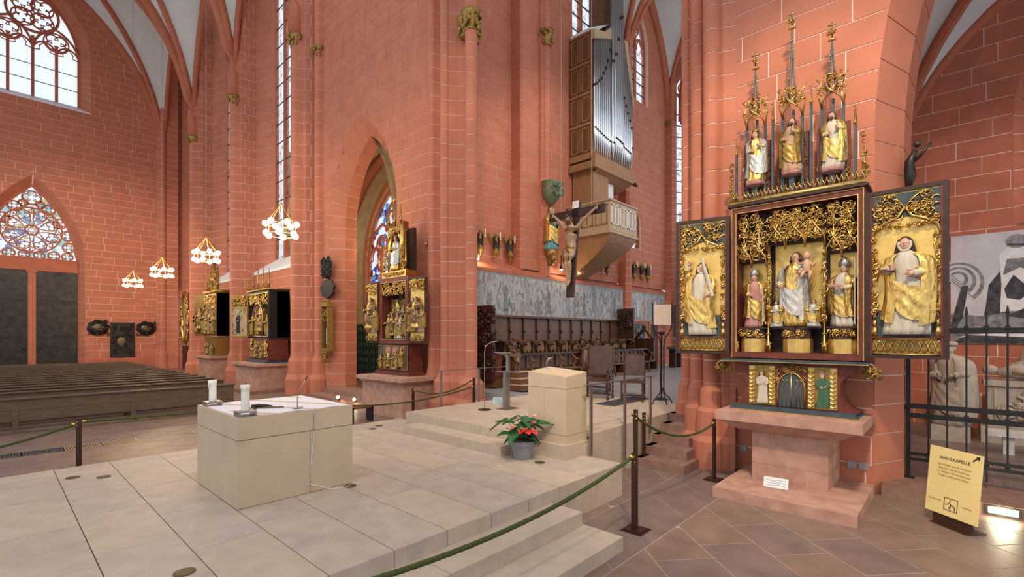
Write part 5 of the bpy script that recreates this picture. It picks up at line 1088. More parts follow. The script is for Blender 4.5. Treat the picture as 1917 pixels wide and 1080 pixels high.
def front_row(x0, x1, lab, loc, n, finials):
    t = thing('stall_desk', lab, 'choir stalls', loc); L = x1 - x0
    B().box(0, 0, 0, L, .62, .12).obj('dais', 'oakmid', t); B().box(0, .56, .12, L, .6, .92).obj('desk_panel', 'oakdark', t); B().box(-.03, .36, .9, L + .03, .62, .95).obj('desk_top', 'oakdark', t)
    B().box(0, .1, .42, L, .55, .46).obj('seat', 'oakmid', t)
    for k in range(n + 1):
        x = L * k / n; b = B(); b.tube([(x, .1, .12), (x, .14, .4), (x, .3, .5), (x, .2, .72), (x, .38, .88)], [.035, .035, .04, .035, .04], 7); b.ball((x, .16, .72), .045, 8, 5); b.obj('divider', 'oakmid', t, True); B().box(x - .03, .0, .0, x + .03, .56, .4).obj('divider_foot', 'oakdark', t)
    for k in range(n): x = L * (k + .5) / n; B().box(x - L / n * .42, .53, .5, x + L / n * .42, .56, .86).obj('back_panel', 'oakmid', t)
    for fx in finials:
        b = B(); b.box(fx - .04, .2, .1, fx + .04, .6, 1.0)
        for s in (-1, 1): b.tube([(fx, .4, .95), (fx + s * .08, .4, 1.05), (fx + s * .2, .4, 1.06), (fx + s * .24, .4, 1.14), (fx + s * .18, .4, 1.2)], [.04, .035, .03, .03, .035], 7); b.tube([(fx + s * .1, .4, 1.0), (fx + s * .04, .4, 1.2), (fx, .4, 1.35)], [.03, .03, .04], 7)
        b.ball((fx, .4, 1.38), .07, 8, 6); b.ball((fx - .06, .4, 1.42), .04, 8, 5); b.ball((fx + .06, .4, 1.42), .04, 8, 5); b.obj('poppyhead', 'oakmid', t, True)
front_row(0, 3.6, 'lower front row of carved stalls behind the limestone lectern', (10.2, 9.0, .75), 5, (.1, 3.5)); front_row(0, 3.9, 'lower front row of carved stalls behind the leather chairs', (14.6, 9.0, .75), 6, (.1,))
t = thing('stall_end', 'dark carved bench end at the far end of the lower stalls', 'choir stalls', (18.6, 9.2, .75)); B().plate([(0, 0), (.1, 0), (.1, 1.35), (.0, 1.35)], 0, .9).obj('panel', 'oakdark', t); b = B(); b.tube([(.05, .0, 1.3), (.05, .2, 1.5), (.05, .45, 1.75), (.05, .7, 1.5), (.05, .9, 1.3)], .06, 6); b.ball((.05, .45, 1.85), .1); b.obj('crest', 'oakdark', t, True)
t = thing('wooden_steps', 'small wooden steps at the stall end behind the music stand', 'steps', (9.6, 8.45, .75))
for k in range(3): B().box(0, .1 * k, .17 * k, .5, .5, .17 * (k + 1) - .03).obj('step', 'oakmid', t); B().box(-.01, .1 * k - .03, .17 * (k + 1) - .03, .51, .5, .17 * (k + 1)).obj('tread', 'oaklight', t)
# frescoes
for x0, x1, z0, lab in ((9.2, 18.5, 2.9, 'long faded medieval fresco on the choir wall above the stalls'), (19.0, 22.5, 2.95, 'faded red and grey fresco in the far choir bay')):
    t = thing('fresco_painting', lab, 'painting', (x0, 10.597, z0)); B().box(0, -.035, 0, x1 - x0, -.012, 4.15 - z0).obj('fresco', 'fresco', t); B().box(0, -.045, 4.15 - z0, x1 - x0, -.012, 4.2 - z0).obj('upper_border', 'frame_grey', t); B().box(0, -.06, -.1, x1 - x0, -.012, 0).obj('lower_moulding', 'sand', t)
    if x0 < 10: B().box(.0, -.1, 0, .1, -.03, 1.25).obj('frame_post', 'frame_grey', t)
    for k in range(int((x1 - x0) / .55)):
        xx = .3 + k * .55; rn = random.Random(k); b = B(); b.plate([(xx - .12, .1), (xx + .13, .1), (xx + .09, .6), (xx + .11, .8), (xx + .0, .95 + .1 * rn.random()), (xx - .1, .8), (xx - .08, .5)], -.038, -.034); b.obj('painted_figure', ('frame_grey', 'poster', 'sand')[k % 3] if x0 > 10 else ('fresco', 'frame_grey', 'fresco', 'postermid')[k % 4], t)
# corbel angels with candles, lights
def angel(x, z, lab, k):
    f = figure('candle_angel', lab, (x, 11.1 if x < 12.2 else 10.55, z), -.2, .6, 'golddark', 'bronze', 'hair', 'hair', armL=(.14, -.14, .72), seed=k, group='candle-bearing angels on the choir wall', lite=True, skin='corpus')
    b = B()
    for s in (-1, 1): b.grid(lambda u, v, s=s: (s * (.07 + .34 * u), .10 + .05 * sin(pi * u), .55 + .62 * u ** .7 * (1 - .2 * v) - .38 * v * (1 - .5 * u)), 6, 5)
    b.obj('wings', 'golddark', f, True); B().tube([(.2, -.15, .62), (.2, -.15, 1.05)], .035, 8).obj('candle', 'wax', f)
    b = B(); b.lathe([(.02, -.42), (.06, -.34), (.05, -.3), (.12, -.18), (.17, -.06), (.19, 0)], 10); 
    for q in range(8): b.ball((.14 * cos(q * pi / 4), .14 * sin(q * pi / 4), -.1), .05, 6, 4)
    b.obj('console', 'golddark', f, True)
for k, (x, lab) in enumerate(((10.55, 'first winged candle angel on the choir wall beside the crossing pier'), (11.24, 'second winged candle angel on the choir wall, between two others'), (11.95, 'third winged candle angel on the choir wall, next to the stone jog'))): angel(x, 4.98, lab, 40 + k)
for k, (x, lab) in enumerate(((19.45, 'first candle angel above the far choir fresco, beside the pilaster'), (20.15, 'second candle angel above the far choir fresco, between two others'), (20.75, 'third candle angel above the far choir fresco'), (17.2, 'dark candle angel under the organ tribune'))): angel(x, 4.9, lab, 50 + k)
for k, (x, y, lab) in enumerate(((10.25, 10.9, 'small lit lamp on the ledge under the first candle angels'), (14.0, 10.5, 'small lit lamp on the choir ledge beside the blue-robed statue'), (14.95, 10.5, 'small lit lamp on the choir ledge behind the crucifix'))):
    t = thing('ledge_lamp', lab, 'lamp', (x, y, 4.62)); B().lathe([(.07, .0), (.05, .12), (.02, .2), (.02, .5)], 10).obj('shade', 'bronze', t); B().ball((0, 0, -.0), .05, 8, 5).obj('bulb', 'lampglow', t, True); lamp('ledge_lamp_glow', 'POINT', (x, y - .12, 4.55 if k else 4.7), 14, (1, .75, .42), .05)
t = figure('standing_madonna', 'standing statue in blue and gold robe under a stone canopy on the choir wall', (13.3, 10.42, 5.2), -.25, 1.5, 'teal_robe', 'goldleaf', 'veil', 'golddark', seed=31, cat='statue')
b = B(); b.lathe([(.03, -.36), (.08, -.3), (.06, -.24), (.14, -.12), (.17, 0)], 10); b.ball((0, -.1, -.2), .09); b.obj('console', 'golddark', t, True)
t = thing('statue_canopy', 'greenish carved stone canopy above the blue-robed statue', 'canopy', (13.3, 10.42, 7.05)); b = B(); b.lathe([(.1, -.25), (.3, .0), (.32, .3), (.3, .5), (.34, .55)], 8); curls(b, -.3, .3, 0, .5, 22, 9, -.33, .025, .1); b.obj('canopy', 'canopy_green', t, True)

# ---------------------------------------------------------------- organ
OR = thing('organ', 'oak organ case with tall tin pipes hanging on the choir wall', 'organ', (14.86, 9.7, 0))
CA = B().box(0, .05, 8.7, 2.8, 1.05, 13.4).obj('case', 'oak', OR)
for j in range(4):
    for i in range(2):
        y0 = .12 + i * .48; z0 = 8.95 + j * 1.12; b = B()
        for a, c, d, e in ((y0, z0, y0 + .42, z0 + .04), (y0, z0 + .96, y0 + .42, z0 + 1.0), (y0, z0, y0 + .04, z0 + 1.0), (y0 + .38, z0, y0 + .42, z0 + 1.0)): b.box(-.025, a, c, 0, d, e)
        b.box(-.012, y0 + .1, z0 + .1, 0, y0 + .32, z0 + .9); b.obj('side_panel', 'oakmid', CA)
b = B(); b.plate([(-.03, 8.55), (2.85, 8.55), (2.85, 8.85), (-.03, 8.85)], -.1, .06); b.obj('pipe_sill', 'oak', OR)
b = B(); b.prism([(-.05, -.1), (2.87, -.1), (2.87, 1.05), (-.05, 1.05)], 8.35, 8.6, [(-.05, -.12), (2.9, -.12), (2.9, 1.05), (-.05, 1.05)]); b.grid(lambda u, v: (.2 + 2.6 * u, -.05 + 1.0 * v, 8.36 - .45 * sin(pi * v / 2) * (1 - u * .3)), 6, 6); b.obj('case_bottom', 'oak', OR)
b = B(); b.grid(lambda u, v: (-.02 + 1.45 * u, -.06 + .1 * v, 13.3 + .55 * u * u), 8, 1); b.plate([(-.02, 13.0), (1.45, 13.6), (1.45, 14.2), (.7, 13.55), (-.02, 13.35)], -.08, .05); b.obj('shade_board', 'oaklight', OR); b = B(); b.plate([(2.1, 13.9), (2.85, 11.3), (2.85, 11.9), (2.35, 13.9)], -.08, .0); b.obj('shade_board', 'oaklight', OR)
B().plate([(-.0, 13.4), (.2, 13.4), (1.45, 14.3), (.0, 13.5)], .2, 1.0).obj('roof_board', 'white_paint', OR)
rn = random.Random(2)
for k in range(19):
    x = .06 + k * .145 + (.06 if k > 8 else 0); r = .066 if k < 8 else (.085 if k < 13 else .066); zf = 9.6 - (.05 * k if k < 9 else .06 * (k - 9) if k < 14 else .55) if True else 0
    top = 13.1 + .05 * k if k < 8 else (16.3 if k < 13 else 13.6 - .3 * (k - 13)); mouth = 9.75 - .03 * (k % 9)
    b = B(); b.lathe([(.012, 8.86), (r * .9, mouth - .12), (r, mouth), (r, top), (r * .8, top)], 12, (x, -.02 - (.06 if 8 <= k < 13 else 0), 0)); P_ = b.obj('pipe', 'pipe', OR, True)
    y = -.02 - (.06 if 8 <= k < 13 else 0); c = B(); c.box(x - r * .8, y - r * 1.05, mouth, x + r * .8, y - r * .5, mouth + .07); c.obj('pipe_mouth', 'ink', P_)
    zc = [11.3, 11.4, 11.55, 11.7, 11.95, 12.2, 12.55, 13.0, 12.6, 12.95, 13.6, 14.5, 14.6][k] if k < 13 else 11.8 - .25 * (k - 13); c = B(); c.lathe([(r * 1.12, zc), (r * 1.2, zc + .04), (r * 1.1, zc + .09)], 10, (x, y, 0)); c.obj('pipe_ear', 'ink', P_)
B().box(1.25, .3, 13.4, 2.7, 1.0, 15.8).obj('rear_case', 'oakmid', OR)
B().box(.15, .1, 7.05, 1.2, 1.0, 8.4).obj('neck', 'oak', OR); b = B(); b.box(1.2, .3, 7.2, 1.9, .9, 8.3); b.obj('neck_panel', 'white_paint', OR)
TB = thing('organ_tribune', 'pale oak balcony box on a curved bracket below the organ', 'balcony', (14.7, 8.9, 0))
BX = B().box(0, 0, 5.9, 1.9, 1.85, 6.98).obj('balustrade_box', 'oaklight', TB); B().box(-.04, -.04, 6.98, 1.94, 1.9, 7.03).obj('top_rail', 'oaklight', TB); B().box(-.05, -.05, 5.84, 1.95, 1.9, 5.92).obj('lower_moulding', 'oaklight', TB)
for k in range(3): x = .08 + k * .6; b = B(); [b.box(x + a, -.02, 6.15 + c, x + d, 0, 6.15 + e) for a, c, d, e in ((0, 0, .5, .04), (0, .66, .5, .7), (0, 0, .04, .7), (.46, 0, .5, .7), (.23, 0, .27, .7))]; b.obj('front_panel', 'white_paint', BX); B().box(x, -.015, 5.95, x + .5, 0, 6.08).obj('base_panel', 'oaklight', BX)
for k in range(2): y = .1 + k * .6; b = B(); [b.box(-.02, y + a, 6.15 + c, 0, y + d, 6.15 + e) for a, c, d, e in ((0, 0, .5, .04), (0, .66, .5, .7), (0, 0, .04, .7), (.46, 0, .5, .7), (.23, .1, .27, .6))]; b.obj('side_panel', 'oak', BX)
b = B(); b.grid(lambda u, v: ((.02, 1.88 - .95 * v ** 1.3)[0] + (1.86 - .95 * v ** 1.3) * u, 1.8 * v ** 1.6, 5.86 - 1.5 * v), 4, 10)
for x_ in (0, 1): b.grid(lambda u, v: (.02 + x_ * (1.86 - .95 * v ** 1.3), 1.8 * v ** 1.6 + (1.9 - 1.8 * v ** 1.6) * u, 5.86 - 1.5 * v), 2, 10)
b.obj('bracket', 'oak', TB)
for k, (x, y, z) in enumerate(((17.75, 9.6, 8.35), (19.1, 10.4, 6.4))): t = thing('black_spotlight', ['small black spotlight at the corner of the organ case', 'small black device on the choir pilaster'][k], 'spotlight', (x, y, z)); B().ball((0, 0, 0), (.1, .08, .08), 10, 6).tube([(0, 0, 0), (.0, .2, .05)], .02, 6).obj('body', 'iron', t, True); B().tube([(0, -.02, -.05), (.02, -.12, -.08)], .04, 8).obj('lens', 'ink', t)

# ---------------------------------------------------------------- hanging crucifix
CR = thing('crucifix', 'large dark wooden crucifix with a pale carved body hanging before the choir', 'crucifix', (10.75, 7.60, 5.45), -pi / 2)
tilt = R(-7)
def T3(x, y, z): v = Euler((tilt, 0, 0)).to_matrix() @ Vector((x, y, z)); return (v.x, v.y, v.z)
b = B().at((0, 0, 0), 0, tilt); b.box(-.11, 0, -2.2, .11, .09, .42); b.obj('upright_beam', 'darkwood', CR); b = B().at((0, 0, 0), 0, tilt); b.box(-.9, .0, -.0, .9, .09, .22); b.obj('cross_beam', 'darkwood', CR)
b = B().at((0, 0, 0), 0, tilt); b.box(-.1, -.015, .24, .1, .0, .44); b.obj('title_board', 'wax', CR)
b = B().at((0, 0, 0), 0, tilt); [b.box(-.08 + .02 * k, -.02, .28 + .06 * (k % 3), -.06 + .02 * k, -.015, .31 + .06 * (k % 3)) for k in range(8)]; b.obj('title_letters', 'pink_robe', CR)
b = B(); pts = lambda L: [T3(*p) for p in L]
for s in (-1, 1):
    ha = (s * .70, -.04, .13); b.tube(pts([ha, (s * .55, -.07, -.0), (s * .36, -.09, -.16), (s * .17, -.10, -.36)]), [.03, .04, .048, .07], 10)
    for q in range(5): b.tube(pts([ha, (s * (.73 + .02 * (q % 2)), -.05, .12 + .03 * (q - 2)), (s * .75, -.08, .13 + .035 * (q - 2))]), [.016, .012, .009], 6)
b.tube(pts([(0, -.09, -.28), (0, -.12, -.38), (0, -.12, -.55), (.01, -.10, -.72), (.015, -.09, -.85), (.01, -.09, -.95)]), [.06, .165, .155, .115, .125, .12], 14, flat=1.15)
for s in (-1, 1): b.tube(pts([(s * .07, -.09, -.92), (s * .085, -.15, -1.15), (s * .06, -.18, -1.32), (s * .05, -.13, -1.5), (s * .03, -.08, -1.72), (s * .02, -.06, -1.78)]), [.085, .08, .06, .055, .034, .036], 10)
for s in (-1, 1): b.tube(pts([(s * .025, -.06, -1.76), (s * .03, -.11, -1.86), (s * .02, -.13, -1.93)]), [.036, .034, .02], 8)
b.tube(pts([(0, -.11, -.28), (-.04, -.14, -.18)]), [.055, .05], 8); b.m = Matrix.Translation(T3(-.08, -.18, -.09)) @ Euler((R(20), R(-28), 0)).to_matrix().to_4x4(); b.ball((0, 0, 0), (.075, .09, .11), 12, 8); b.tube([(0, -.085, .03), (0, -.115, -.01), (0, -.085, -.02)], [.01, .016, .01], 6)
o = b.obj('body', 'corpus', CR, True); md = o.modifiers.new('fuse', 'REMESH'); md.mode = 'VOXEL'; md.voxel_size = .013; md.use_smooth_shade = True
b = B(); b.m = Matrix.Translation(T3(-.08, -.18, -.09)) @ Euler((R(20), R(-28), 0)).to_matrix().to_4x4(); b.ball((0, .025, .02), (.088, .09, .11), 12, 8)
for s in (-1, 1): b.tube([(s * .07, -.02, .04), (s * .09, -.03, -.06), (s * .08, -.06, -.17)], [.03, .035, .015], 6)
b.tube([(0, -.07, -.07), (0, -.085, -.12), (0, -.07, -.16)], [.035, .03, .01], 6)
b.obj('hair', 'hair', CR, True)
b = B(); b.m = Matrix.Translation(T3(-.08, -.18, -.05)) @ Euler((R(20), R(-28), 0)).to_matrix().to_4x4(); [b.tube([(.09 * cos(a + q), .10 * sin(a + q), .03 + .015 * sin(5 * a + 2 * q)) for a in [2 * pi * i / 16 for i in range(16)]], .01, 5, closed=True) for q in (0, 1)]; b.obj('thorn_crown', 'darkwood', CR, True)
b = B(); b.grid(lambda u, v: T3((.135 + .02 * sin(v * 9 + 6 * u)) * cos(2 * pi * u), -.10 + (.125 + .02 * sin(v * 11 - 9 * u)) * sin(2 * pi * u), -.84 - .2 * v - .03 * sin(2 * pi * u + 1)), 26, 8); b.tube(pts([(-.13, -.14, -.9), (-.18, -.16, -.98), (-.2, -.13, -1.15), (-.17, -.12, -1.3)]), [.05, .05, .04, .015], 7); b.obj('loincloth', 'golddark', CR, True)
for s in (-1, 1): B().tube([(s * .5, .05, .2), (s * .5, .05, 9)], .006, 5).obj('hanging_wire', 'steel', CR)
# tabernacle tower, door, epitaph and plinths far in the choir
t = thing('tabernacle_tower', 'slender dark gothic tower shrine at the far end of the choir', 'shrine', (22.95, 9.9, .75)); b = B(); b.lathe([(.45, 0), (.45, .15), (.25, .3), (.2, 1.1), (.4, 1.3), (.42, 1.4)], 6); b.obj('foot', 'tomb', t)
B().lathe([(.36, 1.4), (.36, 2.9), (.42, 2.95)], 6).obj('chamber', 'darkwood', t); b = B(); curls(b, -.4, .4, 2.7, 3.4, 24, 5, -.36, .03, .12); b.obj('tracery', 'bronze', t, True)
b = B(); [pinnacle(b, x, y, z0, z1, r, 6) for x, y, z0, z1, r in ((0, 0, 3.0, 6.6, .2), (-.34, -.1, 2.6, 4.6, .08), (.34, -.1, 2.6, 4.6, .08), (0, -.36, 2.6, 4.4, .08))]; b.obj('spires', 'bronze', t, True)
t = struct('door_3'); t.location = (21.3, 10.57, .75); B().box(-.45, -.06, 0, .45, .0, 2.15).obj('frame', 'sand', t); B().box(-.34, -.07, 0, .34, -.05, 2.0).obj('opening', 'hair', t); B().box(.0, -.09, .05, .33, -.07, 1.98).obj('leaf', 'redwood', t)
t = thing('epitaph', 'grey carved coat-of-arms slab beside the far choir door', 'epitaph', (19.9, 10.55, 1.6)); B().box(-.45, -.06, 0, .45, 0, 1.15).obj('slab', 'slate', t); b = B(); b.tube([(-.28, -.08, .9), (-.28, -.08, .4), (0, -.08, .15), (.28, -.08, .4), (.28, -.08, .9)], .035, 6, closed=True); curls(b, -.4, .4, .1, 1.1, 18, 2, -.07, .02, .1); b.obj('coat_of_arms', 'frame_grey', t, True)
t = thing('side_table', 'narrow grey console table by the far choir door', 'table', (21.6, 9.6, .75)); B().box(-.5, -.2, .85, .5, .2, .95).obj('top', 'slate', t); B().box(-.35, -.15, 0, -.25, .15, .85).obj('leg', 'darkwood', t); B().box(.25, -.15, 0, .35, .15, .85).obj('leg', 'darkwood', t)
# ---------------------------------------------------------------- altars along the transept
def stone_altar(lab, x, y, w, d, h, over=.14, blocks=True):
    """sandstone table, front faces west; x = front plane of the top slab"""
    t = thing('altar_table', lab, 'altar', (x, y, 0), -pi / 2); i = w / 2 - over
    B().box(-i + .01, over + .01, 0, i - .01, d, h - .2).obj('joint_core', 'sandjoint', t); n = 3; ch = (h - .2) / n
    for j in range(n):
        cs = [-i, -i * .3, i * .45, i] if j % 2 else [-i, .1, i]
        for a, b in zip(cs, cs[1:]): B().box(a + .004, over, j * ch + .004, b - .004, over + .2, (j + 1) * ch - .004).obj('stone', 'sand', t)
        for s in (-1, 1): B().box(min(s * i, s * (i - .2)), over + .204, j * ch + .004, max(s * i, s * (i - .2)), d, (j + 1) * ch - .004).obj('stone', 'sand', t)
    b = B(); b.prism([(-i, over), (i, over), (i, d), (-i, d)], h - .2, h - .1, [(-w / 2 + .03, .03), (w / 2 - .03, .03), (w / 2 - .03, d), (-w / 2 + .03, d)]); b.box(-w / 2, 0, h - .1, w / 2, d, h); b.obj('table_slab', 'sand', t); return t
def relief_group(par, x0, x1, z0, h, n, y, seed, mats=('golddark', 'goldleaf', 'corpus', 'relief'), xf=(0, 0, 0)):
    rn = random.Random(seed); ox, oy, rw = xf
    for k in range(n):
        x = x0 + (x1 - x0) * (k + .5) / n; hh = h * rn.uniform(.72, 1); yy = y - .05 * (k % 2)
        f = figure('carved_figure', None, (ox + x * cos(rw) - yy * sin(rw), oy + x * sin(rw) + yy * cos(rw), z0 + (.12 * h if k % 3 == 1 else 0)), rw + rn.uniform(-.6, .6), hh, mats[k % len(mats)], 'relief' if k % 2 else 'golddark', 'hair', 'hair', par=par, lite=True, seed=seed + k, wide=1.15)
def framed(par, nm, x0, x1, z0, z1, y0, y1, m, fm, fw=.05):
    P = B().box(x0, y0 + .02, z0, x1, y1, z1).obj(nm, m, par); b = B()
    b.box(x0, y0, z0, x0 + fw, y1, z1); b.box(x1 - fw, y0, z0, x1, y1, z1); b.box(x0 + fw, y0, z0, x1 - fw, y1, z0 + fw); b.box(x0 + fw, y0, z1 - fw, x1 - fw, y1, z1); b.obj('frame', fm, P); return P
# altarpiece beside the arch
stone_altar('pink sandstone altar table beside the pointed arch', 7.25, 11.75, 2.3, 1.35, 1.1)
A4 = thing('winged_altarpiece', 'gilded winged altarpiece with a gabled top beside the pointed arch', 'altarpiece', (7.95, 11.87, 0), -pi / 2)
B().box(-.95, -.12, 1.1, .75, .45, 1.2).obj('base_moulding', 'redwood', A4); PD = B().box(-.85, -.05, 1.2, .66, .45, 1.98).obj('predella', 'redwood', A4)
for x0, x1 in ((-.82, -.52), (-.5, -.18), (-.16, .2), (.22, .5), (.52, .66)): framed(PD, 'predella_panel', x0, x1, 1.25, 1.95, -.08, -.04, 'pink_robe' if -.5 <= x0 < .5 else 'slate', 'golddark', .025)
relief_group(A4, -.48, .48, 1.28, .55, 5, -.1, 60); relief_group(A4, -.80, -.54, 1.28, .55, 1, -.1, 66)
S4 = B().box(-.68, .3, 2.05, .68, .4, 3.85).obj('shrine_back', 'darkwood', A4); b = B(); b.box(-.72, -.1, 2.0, -.62, .4, 3.9); b.box(.62, -.1, 2.0, .72, .4, 3.9); b.box(-.62, -.1, 2.0, .62, .4, 2.1); b.box(-.62, -.1, 3.78, .62, .4, 3.9); b.obj('shrine_frame', 'redwood', S4)
b = B(); b.tube([(-.6, -.11, 2.12), (-.6, -.11, 3.77), (.6, -.11, 3.77), (.6, -.11, 2.12)], .016, 4, closed=True); b.obj('gilt_beading', 'gold', S4); b = B(); curls(b, -.6, .6, 3.4, 3.76, 90, 400, -.06, .012, .08); b.obj('canopy_tracery', 'gold', S4, True)
B().grid(lambda u, v: (-.6 + 1.2 * u, .22 - .12 * sin(9 * u) * sin(7 * v), 2.1 + 1.2 * v), 18, 14).obj('relief_ground', 'relief', S4, True)
relief_group(A4, -.55, .55, 2.14, .75, 5, .05, 70, ('golddark', 'goldleaf', 'corpus', 'white_robe')); relief_group(A4, -.45, .5, 2.55, .7, 4, .15, 80, ('golddark', 'goldleaf', 'grey_robe'))
for s, rz in ((-1, .06), (1, .22)):
    W = B().box(0 if s > 0 else -.66, 0, 2.02, .66 if s > 0 else 0, .04, 3.85).obj('wing', 'redwood', A4); W.location = (s * .74, -.1, 0); W.rotation_euler.z = rz
    x0, x1 = (.03, .63) if s > 0 else (-.63, -.03); framed(W, 'wing_panel', x0, x1, 2.05, 3.82, -.03, 0, 'goldleaf', 'darkwood', .04); b = B(); curls(b, x0 + .04, x1 - .04, 3.45, 3.78, 46, 410 + s, -.03, .012, .06); curls(b, x0 + .04, x1 - .04, 2.1, 2.24, 24, 420 + s, -.03, .01, .05); b.obj('wing_tracery', 'gold', W, True)
    relief_group(A4, x0 + .08, x1 - .08, 2.32, .95, 3, -.03, 90 + s * 3, xf=(s * .74, -.1, rz))
T4 = B().box(-.55, .2, 3.9, .55, .3, 5.3).obj('gable_back', 'darkwood', A4); b = B(); b.box(-.6, -.1, 3.9, .6, .35, 4.08); b.obj('gable_base', 'gold', T4); b = B(); curls(b, -.55, .55, 3.93, 4.06, 36, 430, -.11, .01, .05)
for s in (-1, 1): b.box(s * .3 - .02, -.08, 4.08, s * .3 + .02, .2, 5.5); pinnacle(b, s * .3, -.06, 5.4, 6.0, .03, 6); pinnacle(b, s * .55, -.06, 4.08, 5.2, .028, 6); curls(b, s * .43 - .11, s * .43 + .11, 4.1, 4.9, 30, 440 + s, -.06, .012, .06); b.tube([(s * .28, -.08, 4.95), (s * .25, -.08, 5.1), (s * .14, -.08, 5.25), (0, -.08, 5.38)], .02, 5)
curls(b, -.26, .26, 5.1, 5.4, 26, 450, -.08, .012, .06); pinnacle(b, 0, -.06, 5.35, 6.15, .04, 7); b.ball((0, -.06, 6.12), .06, 8, 5); b.obj('gable_tracery', 'gold', T4, True)
figure('enthroned_saint', 'seated gilded saint in the gabled top of the altarpiece beside the arch', (7.93, 11.87, 4.1), FR, .98, 'goldleaf', 'silver', 'crown', seed=95, wide=1.1)
# altarpiece in the middle bay
stone_altar('wide pink sandstone altar table between the two transept piers', 6.95, 21.25, 2.9, 1.4, 1.12); B().box(6.6, 19.5, 0, 8.7, 23.0, .12).obj('floor_altar_step', 'brownstep', kind='structure')
A3 = thing('box_altarpiece', 'deep black altarpiece box with a gilded carved front between the transept piers', 'altarpiece', (7.5, 21.15, 0), -pi / 2)
B().box(-1.05, -.1, 1.12, 1.05, .75, 1.25).obj('base_moulding', 'slate', A3); PD = B().box(-.8, .0, 1.25, 1.1, .75, 2.1).obj('predella', 'redwood', A3); b = B(); curls(b, -.78, -.45, 1.3, 2.08, 22, 460, -.02, .02, .1); curls(b, .75, 1.08, 1.3, 2.08, 22, 461, -.02, .02, .1); b.obj('predella_scroll', 'gold', PD, True); B().box(-.42, -.02, 1.3, .72, .02, 2.0).obj('predella_panel', 'relief', PD); relief_group(A3, -.4, .7, 1.32, .55, 4, -.02, 110)
BX = B().box(-1.15, .3, 2.15, 1.15, .8, 4.0).obj('box_body', 'blackpaint', A3); b = B(); b.box(-1.15, -.0, 2.1, -1.05, .8, 4.05); b.box(1.05, .0, 2.1, 1.15, .8, 4.05); b.box(-1.05, 0, 2.1, 1.05, .3, 2.2); b.box(-1.05, 0, 3.95, 1.05, .3, 4.05); b.obj('box_sides', 'blackpaint', BX)
b = B(); b.tube([(-1.04, -.01, 2.2), (-1.04, -.01, 3.95), (1.04, -.01, 3.95), (1.04, -.01, 2.2)], .025, 4, closed=True); b.tube([(x, -.02, z + 3.0) for x, z in [(.5, -.8)] + arch_pts(.5, .55, 6) + [(-.5, -.8)]], .03, 5); curls(b, -1.0, 1.0, 3.5, 3.93, 90, 470, .02, .016, .1); b.obj('gilt_tracery', 'gold', BX, True)
for x0, x1 in ((-1.0, -.55), (.55, 1.0)): B().box(x0, .2, 2.2, x1, .24, 3.5).obj('red_ground', 'pink_robe', BX)
relief_group(A3, -.4, .4, 2.25, 1.15, 2, .1, 120); relief_group(A3, -.95, -.6, 2.25, .95, 1, .1, 124, ('golddark',)); relief_group(A3, .6, .95, 2.25, .95, 1, .1, 126, ('golddark',))
b = B(); b.box(-1.2, -.05, 4.05, 1.2, .8, 4.12); [pinnacle(b, x, 0, 4.12, 4.12 + h, .03, 6, False) for x, h in ((-1.15, .8), (-.55, .9), (0, 1.1), (.55, .9), (1.15, .8), (-.85, .35), (.85, .35))]; [b.tube([(x - .06, 0, 4.12), (x, 0, 4.25), (x + .06, 0, 4.12)], .014, 5) for x in [-1.1 + .14 * k for k in range(16)]]; b.obj('cresting', 'golddark', BX, True)
W = B().box(-1.15, 0, 2.15, 0, .04, 4.0).obj('wing', 'golddark', A3); W.location = (-1.17, 0, 0); W.rotation_euler.z = .25; framed(W, 'painted_panel', -1.12, -.03, 2.2, 3.45, -.03, 0, 'panelpaint', 'gold', .05); b = B(); curls(b, -1.1, -.05, 3.5, 3.95, 46, 480, -.02, .018, .1); b.obj('wing_tracery', 'gold', W, True)
f = figure('painted_monk', None, (-1.17 - .62 * cos(.25), -.62 * sin(.25) - .03, 2.35), .25, .85, 'blackpaint', None, 'hair', 'hair', par=A3, lite=True, seed=130); f.scale.y = .1
# altarpiece in the far bay
stone_altar('small pink sandstone altar table in the far transept bay', 7.2, 27.9, 2.3, 1.1, 1.2)
A2 = thing('spired_altarpiece', 'small gilded altarpiece with a tall spire in the far transept bay', 'altarpiece', (7.6, 27.95, 0), -pi / 2)
b = B(); b.box(-.8, .0, 1.2, .9, .6, 2.15); b.obj('predella', 'golddark', A2); relief_group(A2, -.6, .8, 1.25, .7, 4, -.03, 140)
S2 = framed(A2, 'shrine', -.95, 1.0, 2.2, 4.35, 0, .6, 'relief', 'golddark', .1); relief_group(A2, -.8, .85, 2.3, 1.4, 4, .0, 150); relief_group(A2, -.7, .75, 3.0, 1.1, 3, .05, 156); b = B(); curls(b, -.85, .9, 3.7, 4.25, 50, 490, .0, .02, .12); b.obj('shrine_tracery', 'gold', S2, True)
W = B().box(-.95, 0, 2.2, 0, .05, 4.35).obj('wing', 'golddark', A2); W.location = (-.97, 0, 0); W.rotation_euler.z = .2; relief_group(A2, -.85, -.1, 2.4, 1.4, 2, -.03, 160, xf=(-.97, 0, .2))
b = B(); b.box(-1.0, -.05, 4.35, 1.1, .6, 4.5); curls(b, -.3, .8, 4.5, 5.5, 50, 495, .1, .025, .15); [pinnacle(b, x, .1, 4.5, 4.5 + h, r, 7) for x, h, r in ((.3, 2.4, .12), (-.5, .8, .04), (-.8, .6, .04), (.9, 1.2, .07), (0, 1.0, .06))]; b.obj('spire', 'golddark', S2, True)
